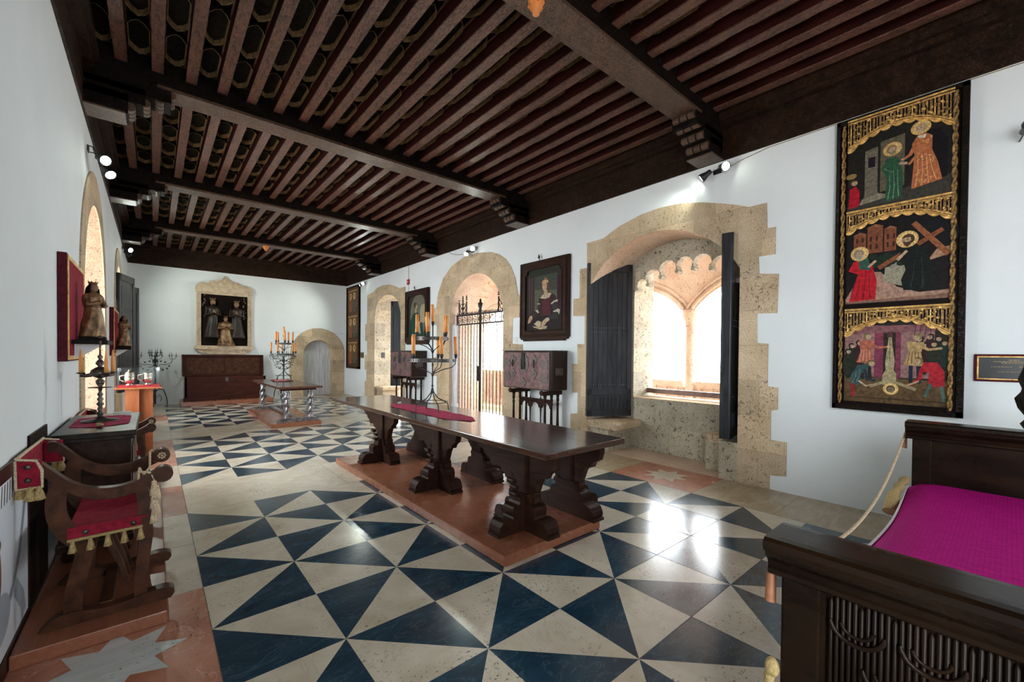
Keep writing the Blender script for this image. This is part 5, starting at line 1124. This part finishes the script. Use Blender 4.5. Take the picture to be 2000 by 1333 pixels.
# ---- left wall: velvet-backed sculptures on shelves
def velvet_panel(label, y0, y1, z0, z1):
    t_ = thing('velvet_panel', label, 'wall panel', (WL, (y0+y1)/2, z0)); w_, h_ = y1-y0, z1-z0
    m = MB(); m.bbox((.028, 0, h_/2), (.026, w_/2, h_/2), 0, .004); m.build('board', 'velvet_dark', t_)
    m = MB(); m.box((.054, -w_/2+.02, .02), (.057, w_/2-.02, h_-.02)); m.build('velvet', 'velvet_red', t_)
    m = MB(); m.plate([(-w_/2+.012, .012), (w_/2-.012, .012), (w_/2-.012, h_-.012), (-w_/2+.012, h_-.012)], [[(-w_/2+.045, .045), (w_/2-.045, .045), (w_/2-.045, h_-.045), (-w_/2+.045, h_-.045)]], lambda u, v, d: (.062-d, u, v), .006); m.build('gold_trim', 'gold', t_)
velvet_panel('red velvet wall panel with gold trim behind the nearest statuette', 4.72, 5.74, 1.50, 2.345)
velvet_panel('farther red velvet wall panel on the left wall beyond the first arch', 9.75, 11.0, 1.50, 2.32)
def shelf(label, y, w_, z, d_):
    t_ = thing('wall_shelf', label, 'shelf', (WL, y, z)); m = MB(); m.box((.058, -w_/2, -.035), (d_, w_/2, 0)); m.build('board', 'oak_black', t_)
    m = MB(); m.prism([(.06, -.035), (d_*.8, -.035), (.06, -.15)], -w_*.25, w_*.25, 'y'); m.build('bracket', 'white_paint', t_)
shelf('dark wall shelf carrying the nearest statuette', 5.20, .62, 1.675, .27); shelf('dark wall shelf carrying the farther carved figure', 10.35, .6, 1.64, .26)
def statuette(label, loc, H_, w_, rz, crown=True):
    t_ = thing('wooden_statuette', label, 'sculpture', loc)
    m = MB(); m.bbox((0, 0, .015), (w_*.55, w_*.5, .015), 0, .005); m.build('base', 'oak_black', t_)
    robed_figure('figure', t_, V(0, 0, .03), H_, w_, rz, ['gilded_wood', 'relief_skin', 'oak_black', 'gilded_wood'], 2, crown)
statuette('gilded wooden robed statuette on the shelf by the nearest velvet panel', (-.405, 5.24, 1.676), .49, .155, .9)
statuette('dark carved wooden figure on the farther left-wall shelf', (-.405, 10.35, 1.641), .56, .18, .9, False)

# ---- low framed boards leaning on the left wall
def leaning(name, label, y0, y1, z1, mats):
    t_ = thing(name, label, 'leaning panel', (WL, (y0+y1)/2, .0)); w_ = y1-y0
    m = MB()
    for a, b_, c_, d in ((-w_/2, w_/2, .001, .10), (-w_/2, w_/2, z1-.075, z1), (-w_/2, -w_/2+.07, .001, z1)): m.box((.001, a, c_), (.014, b_, d), 0)
    m.box((.001, w_/2-.012, .001), (.014, w_/2, z1), 0)
    m.build('frame', mats[0], t_)
    return t_, w_
t_, w_ = leaning('framed_print', 'large dark-framed pale print standing against the wall at lower left edge', 1.9, 3.66, 1.02, ['walnut_dark'])
c = Canvas(lambda u, v, d: (.008+d, -w_/2+u, v)); c.poly([(.05, .10), (w_-.01, .10), (w_-.01, .95), (.05, .95)], (.80, .84, .90))
for k in range(34): c.line([(.1+k*.05, .83), (.115+k*.05, .93)], .014, (.05, .05, .07))
c.ell(1.12, .52, .07, .15, (.22, .06, .04)); c.ell(1.10, .66, .09, .04, (.10, .05, .05)); c.line([(1.68, .75), (1.55, .50), (1.40, .36), (1.20, .28)], .05, (.28, .31, .36)); c.line([(1.45, .35), (1.6, .22), (1.64, .12)], .10, (.42, .46, .52)); c.ell(1.15, .30, .2, .12, (.42, .46, .52))
c.build('print', t_, 'print_ink')
m = MB(); m.box((WL+.001, 3.70, .078), (WL+.012, 4.23, 1.085)); tag(m.build('black_board', 'oak_black'), 'black board leaning on the left wall behind the armchair', 'leaning panel')
# ---- cabinet chest on the left platform
t_ = thing('low_cabinet', 'dark old wooden cabinet with worn top behind the armchair', 'cabinet', (-.318, 4.82, .076)); H_ = 1.0-.076
m = MB(); m.bbox((0, 0, H_-.02), (.222, .60, .02), 0, .008); m.bbox((0, 0, H_-.055), (.205, .57, .016), 0, .008); m.build('cabinet_top', 'cab_top', t_)
m = MB(); m.bbox((0, 0, .50), (.19, .54, .37), 0, .006); m.bbox((0, 0, .115), (.205, .56, .03), 0, .01)
for a, b_ in ((-.46, -.04), (.04, .46)): m.box((.19, a, .25), (.197, b_, .78))
m.build('body', 'walnut_dark', t_)
for x in (-.15, .15):
    for y in (-.48, .48): q = MB(); q.lathe([(.030, 0), (.042, .03), (.030, .06), (.036, .085)], (x, y, 0), 12); q.build('foot', 'walnut_dark', t_)
for y in (-.25, .25): q = MB(); q.lathe([(.005, 0), (.03, .01), (.034, .03), (.0, .045)], (.197, y, .52), 12, 0, None); q.build('knob', 'old_silver', t_)
# magenta cloth and bronze oil lamp / candlestick on it
runner(-.32, 4.86, 1.0, .74, .34, 'damask', 'crimson cloth under the tall candlestick on the old cabinet')
t_ = thing('tall_candlestick', 'tall turned dark metal candlestick with three orange candles on cabinet', 'candlestick', (-.335, 4.86, 1.006))
m = MB(); m.lathe([(.12, 0), (.115, .008), (.05, .02), (.022, .035), (.018, .05), (.030, .065), (.014, .08), (.020, .10), (.012, .12), (.026, .14), (.012, .16), (.022, .18), (.010, .20), (.020, .22), (.010, .24), (.014, .27), (.075, .275), (.075, .279), (.012, .283), (.026, .31), (.030, .33), (.012, .35), (.018, .36)], (0, 0, 0), 24); m.build('base', 'bronze', t_)
m = MB(); m.lathe([(.02, .355), (.05, .37), (.062, .395), (.055, .42), (.030, .44), (.012, .45), (.030, .475), (.020, .495), (.008, .51), (.018, .53), (.006, .55), (.006, .64), (.012, .655), (.004, .67)], (0, 0, 0), 20)
for k in range(3):
    a = .9+k*2*pi/3; c_, s_ = math.cos(a), math.sin(a); m.tube([(.04*c_, .04*s_, .385), (.085*c_, .085*s_, .375), (.115*c_, .115*s_, .385)], [.018, .014, .02], 8); m.lathe([(.004, -.01), (.028, .0), (.028, .006), (.012, .008)], (.115*c_, .115*s_, .395), 10)
m.lathe([(.002, 0), (.016, .012), (.002, .028)], (0, 0, .68), 8); m.build('branches', 'bronze', t_)
for k in range(3):
    a = .9+k*2*pi/3; q = MB(); q.lathe([(.014, 0), (.012, .10), (.004, .18), (.001, .19)], (.115*math.cos(a), .115*math.sin(a), .402), 10); q.build('candle', 'wax', t_)
def tassel(m, p, r=.02, L=.07, mat=0):
    m.ell(p, (r*.55, r*.55, r*.55), 8, mat); m.lathe([(r*.35, -.0), (r*.55, -r*.5), (r*.8, -L*.6), (r, -L), (r*.2, -L*1.02)], p, 12, mat, None, lambda a, t, z: 1+.14*math.cos(7*a))
m = MB(); m.tube([(-.20, 4.46, 1.012), (-.16, 4.44, 1.012)], .008, 8); 
m2 = MB(); tassel(m2, V(0, 0, 0), .018, .06); o = m2.build('tassel', 'tassel'); o.rotation_euler = (1.45, 0, .4); o.location = (-.30, 4.47, 1.024); tag(o, 'small gold tassel lying on the old cabinet top', 'tassel')
m = MB(); m.tube([(-.28, 5.28, 1.018), (-.16, 5.30, 1.018)], .011, 8); tag(m.build('paper_scroll', 'paper'), 'pale rolled paper on the far end of the old cabinet', 'paper roll')

# ---- folding armchair (hip-joint chair) ------------------------------------------------
def armchair(label):
    """origin on the ground at the chair's centre; faces +x; width along y"""
    t_ = thing('folding_armchair', label, 'chair'); hw = .30
    def yy(s_): return s_*hw
    for s_ in (-1, 1):
        # curved arm, thick and carved, ending in a scroll
        pth = [(-.30, .90), (-.26, .895), (-.20, .83), (-.14, .765), (-.06, .715), (.03, .70), (.11, .71), (.18, .735), (.24, .765)]
        pth = smooth(pth); q = MB(); up = [(x, z+.028+.10*max(0, x-.1)) for x, z in pth]; dn = [(x+.0, z-.036-.05*max(0, x-.1)) for x, z in pth][::-1]
        q.prism([(a, b_) for a, b_ in up+dn], yy(s_)-.030, yy(s_)+.030, 'y'); q.tube([(.255, yy(s_)-.034, .765), (.255, yy(s_)+.034, .765)], .048, 16); a_ = q.build('arm', 'walnut_chair', t_)
        q = MB()
        for k in range(8): b_ = k*pi/4; q.ell((.255+.018*math.cos(b_), yy(s_)-.036, .765+.018*math.sin(b_)), (.007, .004, .007), 6)
        q.ell((.255, yy(s_)-.036, .765), (.008, .005, .008), 6)
        if s_ > 0: q.build('rosette', 'braid', a_)
        # leg: rear upright curving down and forward, and front one
        for pts, w_ in (([(-.175, .79), (-.195, .70), (-.19, .60), (-.155, .51), (-.105, .44), (-.085, .38), (-.105, .28), (-.125, .17), (-.13, .06)], .038), ([(.155, .70), (.168, .60), (.172, .50), (.178, .42), (.165, .30), (.155, .17), (.15, .06)], .030)):
            pts = smooth(pts)
            n = len(pts); L, R = [], []
            for i, p in enumerate(pts):
                p0, p1 = Vector(pts[max(i-1, 0)]), Vector(pts[min(i+1, n-1)]); d = (p1-p0).normalized(); nn = Vector((-d.y, d.x))*w_; L.append((p[0]+nn.x, p[1]+nn.y)); R.append((p[0]-nn.x, p[1]-nn.y))
            q = MB(); q.prism(L+R[::-1], yy(s_)-.022, yy(s_)+.022, 'y'); q.build('leg', 'walnut_chair', t_)
        q = MB(); q.prism([(-.26, 0), (.29, 0)]+smooth([(.29, 0), (.308, .03), (.295, .060), (.25, .072), (.17, .066), (.06, .050), (-.04, .052), (-.12, .072), (-.17, .070), (-.22, .045), (-.26, .0)])[1:-1], yy(s_)-.035, yy(s_)+.035, 'y'); q.build('sledge_foot', 'walnut_chair', t_)
    q = MB()
    for x, z in ((-.11, .45), (.17, .45)): q = MB(); q.bbox((x, 0, z), (.022, hw-.01, .028), 0, .006); q.build('cross_rail', 'walnut_chair', t_)
    q = MB(); q.bbox((.0, 0, .035), (.03, hw-.03, .02), 0, .006); q.build('cross_rail', 'walnut_chair', t_)
    # crossing slats under the seat
    for k in range(3):
        y = -.16+k*.16; q = MB(); q.prism([(-.03, .46), (.0, .46), (.03, .34), (.07, .22), (.10, .08), (.075, .08), (.05, .20), (.005, .32)], y-.012, y+.012, 'y'); q.build('slat', 'walnut_chair', t_)
    # seat
    n = 10; vs = []
    for i in range(n+1):
        for j in range(n+1):
            u, v = i/n-.5, j/n-.5; vs.append((.02+u*.34, v*.60, .53-.030*math.cos(u*pi)*math.cos(v*pi)))
    q = MB(); q.add(vs, [(i*(n+1)+j, (i+1)*(n+1)+j, (i+1)*(n+1)+j+1, i*(n+1)+j+1) for i in range(n) for j in range(n)], 0, None, True)
    for s_ in (-1, 1): q.box((-.15, s_*.325-.004, .468), (.155, s_*.325+.004, .528)); q.box((-.15, s_*.30-.03, .525), (.185, s_*.30+.03, .535))
    st = q.build('seat', 'velvet_red', t_)
    for s_ in (-1, 1):
        q = MB(); q.tube([(-.15, s_*.333, .466), (.16, s_*.333, .474)], .009, 8)
        for k in range(5): x = -.13+k*.070; tassel(q, V(x, s_*.336, .456), .018, .055)
        q.build('fringe', 'tassel', st)
    for s_ in (-1, 1):
        for x in (-.08, .12): q = MB(); q.ell((x, s_*.331, .50), (.014, .005, .014), 8); q.build('nail_head', 'bronze', st)
    # back cloth: a band across between the arms at the rear
    q = MB(); q.box((-.335, -hw-.045, .79), (-.322, hw+.045, .945)); 
    for s_ in (-1, 1): q.box((-.33, s_*(hw+.040)-.004, .79), (-.24, s_*(hw+.040)+.004, .93))
    bk = q.build('backrest', 'velvet_red', t_)
    q = MB(); q.tube([(-.328, -hw-.045, .948), (-.328, hw+.045, .948)], .009, 6)
    for s_ in (-1, 1): q.tube([(-.33, s_*(hw+.048), .945), (-.26, s_*(hw+.048), .93), (-.24, s_*(hw+.048), .88), (-.238, s_*(hw+.048), .79), (-.33, s_*(hw+.048), .79), (-.334, s_*(hw+.048), .94)], .007, 6)
    q.build('braid_edge', 'braid', bk)
    q = MB()
    for k in range(7): tassel(q, V(-.325, -hw+k*hw/3, .785), .022, .055)
    for s_ in (-1, 1): tassel(q, V(-.28, s_*(hw+.05), .785), .026, .06); tassel(q, V(-.25, s_*(hw+.05), .785), .024, .06)
    q.tube([(-.328, -hw-.04, .792), (-.328, hw+.04, .792)], .008, 6); q.build('fringe', 'tassel', bk)
    for s_ in (-1, 1):
        for z in (.90, .83): q = MB(); q.ell((-.29, s_*(hw+.047), z), (.014, .006, .014), 8); q.build('nail_head', 'bronze', bk)
    return t_
ac = armchair('dark wooden folding armchair with red velvet seat and gold fringe')
place(ac, True, (-.210, 3.645, .076), 0, ac['label'], 'folding armchairs by the left wall')
sc_ = place(ac, False, (-.245, 5.95, .076), 0, 'second folding armchair, mostly hidden behind the old cabinet', 'folding armchairs by the left wall')
sc_.scale = (.88, .88, .95)
# cord barrier strung across the chair arms
m = MB(); cy0, cy1 = 3.36, 3.96
P_ = [(-.06, cy0-.02, .873)]+[(-.06+.30*.0+.09*i/8, cy0+(cy1-cy0)*0, .87) for i in range(0)]
m.tube([(-.07, 3.325, .80), (-.065, 3.325, .872), (-.02, 3.325, .862), (.0, 3.32, .83), (.01, 3.318, .80), (-.005, 3.318, .70), (.0, 3.318, .62)], .008, 8)
m.tube([(-.065, 3.325, .872), (-.065, 3.40, .876), (-.05, 3.55, .80), (-.02, 3.75, .80), (-.02, 3.92, .872), (-.01, 3.99, .875), (0, 3.995, .80)], .007, 8)
for p in ((.0, 3.315, .80), (.015, 3.315, .77), (.0, 3.315, .72), (.012, 3.315, .68), (.0, 3.315, .63)): tassel(m, V(*p), .020, .075)
tag(m.build('cord', 'rope'), 'gold cord with tassels tied round the armchair arms', 'cord')

# ---- glass case on wooden pedestal
t_ = thing('display_pedestal', 'reddish wooden pedestal by the left wall holding a glass case', 'pedestal', (-.17, 8.72, 0))
m = MB(); m.bbox((0, 0, 1.025), (.27, .27, .014), 0, .004); m.build('cabinet_top', 'cherry', t_)
m = MB(); m.box((-.155, -.20, .0), (.005, .16, 1.011)); m.box((.005, -.12, 0), (.165, .24, 1.011)); m.build('body', 'cherry', t_)
m = MB(); m.box((-.40, 8.49, 1.040), (.065, 8.95, 1.060)); tag(m.build('display_cloth', 'felt_red'), 'bright red cloth base inside the glass case', 'cloth')
m = MB(); th = .006; x0, x1, y0, y1, z0, z1 = -.41, .075, 8.48, 8.96, 1.0395, 1.33
m.box((x0, y0, z0), (x0+th, y1, z1)); m.box((x1-th, y0, z0), (x1, y1, z1)); m.box((x0+th, y0, z0), (x1-th, y0+th, z1)); m.box((x0+th, y1-th, z0), (x1-th, y1, z1)); m.box((x0, y0, z1), (x1, y1, z1+th)); tag(m.build('glass_case', 'glass'), 'clear glass case over two silver vessels on the pedestal', 'display case')
def vessel(label, loc, s_, mug):
    m = MB(); m.lathe([(.05, 0), (.055, .008), (.03, .02), (.035, .03), (.06, .05), (.066, .10), (.062, .17), (.066, .185), (.06, .185), (.055, .10), (.002, .04)], (0, 0, 0), 24, 0, None, lambda a, t, z: 1+.03*math.cos(9*a) if .3 < t < .6 else 1)
    m.tube([(-.06, 0, .16), (-.11, 0, .15), (-.115, 0, .09), (-.07, 0, .06)], .009, 8)
    if mug: m.lathe([(.06, .185), (.05, .21), (.01, .225), (.014, .245), (.002, .25)], (0, 0, 0), 18)
    o = m.build('silver_vessel', 'silver'); o.location = loc; o.scale = (s_,)*3; tag(o, label, 'silver vessel')
vessel('lidded silver tankard at the left in the glass case', (-.28, 8.66, 1.0605), .95, True); vessel('open silver mug at the right in the glass case', (-.07, 8.74, 1.0605), 1.0, False)
m = MB(); m.box((-.20, 8.62, 1.0605), (-.12, 8.68, 1.064)); tag(m.build('museum_card', 'paper'), 'small white card between the vessels in the case', 'card')

# ---- bed on the right -------------------------------------------------------
t_ = thing('carved_bed', 'massive dark carved wooden bed with magenta cover at lower right', 'bed', (2.7, -.35, 0)); bx_, by_ = 2.7, -.35
def board(name, x, z_top, yl, yr, side):
    q = MB(); c_ = x-bx_; y1 = yl-by_; y0 = yr-by_
    q.box((c_-.03, y0, .16), (c_+.03, y1-.06, z_top-.12))
    for y in (y1-.05, y0+.05): q.bbox((c_, y, (z_top-.10)/2), (.05, .05, (z_top-.10)/2), 0, .008); q.bbox((c_, y, .05), (.065, .06, .05), 0, .01)
    q.bbox((c_, (y0+y1)/2, .22), (.042, (y1-y0)/2-.02, .07), 0, .01)
    # moulded top rail
    pf = [(-.048, -.125), (-.056, -.118), (-.056, -.106), (-.050, -.100), (-.056, -.080), (-.075, -.062), (-.080, -.050), (-.080, -.044), (-.094, -.040), (-.100, -.026), (-.096, -.010), (-.084, -.002), (-.06, 0), (.06, 0), (.084, -.002), (.096, -.010), (.100, -.026), (.094, -.040), (.08, -.044), (.08, -.05), (.075, -.062), (.056, -.08), (.05, -.1), (.056, -.106), (.056, -.118), (.048, -.125)]
    q.prism([(c_+a, z_top+b_) for a, b_ in pf], y0-.04, y1+.035, 'y')
    q.box((c_-.042, y1-.110, .26), (c_+.042, y1-.095, z_top-.12))
    o = q.build(name, 'bed_wood', t_)
    if side:
        q = MB(); n = 108; L_ = (y1-.115)-(y0+.12)
        for k in range(n):   # reeded pleats hanging in scalloped tiers
            y = y1-.115-L_*(k+.5)/n; zt = z_top-.122-.012*(k % 5 == 0)
            q.tube([(c_-.034, y, .32), (c_-.040, y, (zt+.3)/2), (c_-.038, y, zt-.01), (c_-.030, y, zt)], [.005, .0058, .0058, .002], 6)
        for r_i in range(5):
            for k in range(10):
                y = y1-.18-k*.145-(.072 if r_i % 2 else 0); z = z_top-.19-r_i*.105
                if y-.05 > y0: q.tube([(c_-.047, y+.058*math.cos(a), z+.050*math.sin(a)) for a in [pi+i*pi/12 for i in range(13)]], [.003]+[.0065]*11+[.003], 8); q.tube([(c_-.044, y+.035*math.cos(a), z+.03*math.sin(a)) for a in [pi+i*pi/8 for i in range(9)]], .005, 6)
        q.build('linenfold_carving', 'bed_carving', o)
    return o
board('footboard', 1.49, 1.048, .435, -1.25, True)
board('headboard', 4.13, 1.14, .435, -1.25, False)
for y in (.42, -1.20): q = MB(); q.bbox((.10, y-by_, .38), (1.27, .03, .13), 0, .01); q.build('side_rail', 'bed_wood', t_)
q = MB(); q.box((1.55-bx_, -1.15-by_, .40), (4.08-bx_, .37-by_, .60)); q.build('mattress', 'paper', t_)
n, k = 30, 26; vs = []
for i in range(n+1):
    for j in range(k+1):
        u, v = i/n, j/k; x = 1.56+u*2.50; y = .43-v*1.60; ed = min(1, v*9)
        z = .70+.010*math.sin(u*7)-.03*(1-ed)**2+.02*u; y += .018*math.sin(u*6.5+.6)*(1-v)
        if v == 0: z -= .02
        vs.append((x-bx_, y-by_, z))
q = MB(); q.add(vs, [(i*(k+1)+j, (i+1)*(k+1)+j, (i+1)*(k+1)+j+1, i*(k+1)+j+1) for i in range(n) for j in range(k)], 0, None, True)
sk = [(vs[i*(k+1)][0], vs[i*(k+1)][1]+.004, vs[i*(k+1)][2]) for i in range(n+1)]; q.add(sk+[(a, b_+.012, .36) for a, b_, c_ in sk], [(i, i+1, n+2+i, n+1+i) for i in range(n)], 0, None, True)
cvr = q.build('cover', 'magenta_weave', t_)
q = MB(); q.tube([(a, b_+.004, c_+.004) for a, b_, c_ in sk], .006, 6); q.build('piping', 'white_paint', cvr)
q = MB()
q.tube([(4.02-bx_, .455-by_, .74), (3.95-bx_, .46-by_, .735), (3.90-bx_, .465-by_, .725), (3.84-bx_, .47-by_, .715), (3.78-bx_, .475-by_, .70), (3.70-bx_, .48-by_, .685), (3.60-bx_, .48-by_, .60)], [.020, .028, .018, .030, .018, .034, .040], 10); q.build('gold_tassel', 'tassel', t_)
q = MB(); tassel(q, V(1.44-bx_, .462-by_, .61), .028, .20); q.ell((1.44-bx_, .455-by_, .64), (.02, .02, .03)); q.build('gold_tassel', 'tassel', t_)
# carved crest behind the headboard
m = MB(); r_ = random.Random(4)
m.lathe([(.03, 0), (.055, .04), (.035, .08), (.06, .14), (.07, .20), (.045, .26), (.06, .32), (.05, .40), (.02, .46)], (4.13, -.105, 1.141), 14, 0, None, lambda a, t, z: 1+.22*math.cos(5*a+z*20)); tag(m.build('carved_finial', 'carved_black'), 'dark carved finial standing on the headboard at the right edge', 'finial')
# rope barrier from headboard to footboard
m = MB(); A, B = V(4.25, .485, 1.06), V(1.50, .478, .965)
pts = [A+(B-A)*i/30-V(0, 0, 1)*.42*(4*(i/30)*(1-i/30))*.62 for i in range(31)]
m.tube(pts, .0075, 8); m.tube([A, A+V(-.02, .01, -.14)], [.008, .018], 8, 1); m.tube([B, B+V(-.02, -.004, -.06), B+V(-.03, -.006, -.14)], [.008, .014, .016], 8, 1)
tag(m.build('rope_barrier', ['rope', 'copper_brown']), 'slack pale rope hung between headboard and footboard of the bed', 'rope')
m = MB(); m.lathe([(.02, 0), (.035, .03), (.03, .08), (.045, .13), (.03, .20)], (0, 0, 0), 14); m.tube([(0, 0, .1), (0, 0, -.12)], .006, 6)
o = m.build('wall_lamp_arm', 'black_plastic'); o.rotation_euler = (0, -1.4, .2); o.location = (WR-.13, -.05, 3.45); tag(o, 'black fitting on the wall at the upper right edge', 'wall fitting')
m = hook(2.35); tag(m.build('wall_hook', 'paper'), 'small white cable hook at the top of the left wall, nearer', 'hook'); m = hook(2.9); tag(m.build('wall_hook', 'paper'), 'small white cable hook at the top of the left wall, farther', 'hook')
# dark stain streak on the left plaster
# outdoor things seen past the gate
m = MB(); r_ = random.Random(9)
for k in range(900):
    p = V(10.2+r_.random()*1.0, 10+r_.random()*3, .4+r_.random()*2.6); a = r_.random()*6; d = V(math.cos(a), math.sin(a), r_.random()-.5)*.10; e = V(-d.y, d.x, .03); m.add([p-d, p+e*.5, p+d, p-e*.5], [(0, 1, 2, 3)])
m.tube([(10.7, 11, 0), (10.7, 11, 1.8)], .06, 8, 1); m.tube([(10.7, 12.3, 0), (10.7, 12.3, 1.8)], .06, 8, 1)
tag(m.build('shrub', ['leaves', 'walnut_chair']), 'green shrubs beyond the terrace seen through the gate', 'shrub')['kind'] = 'stuff'
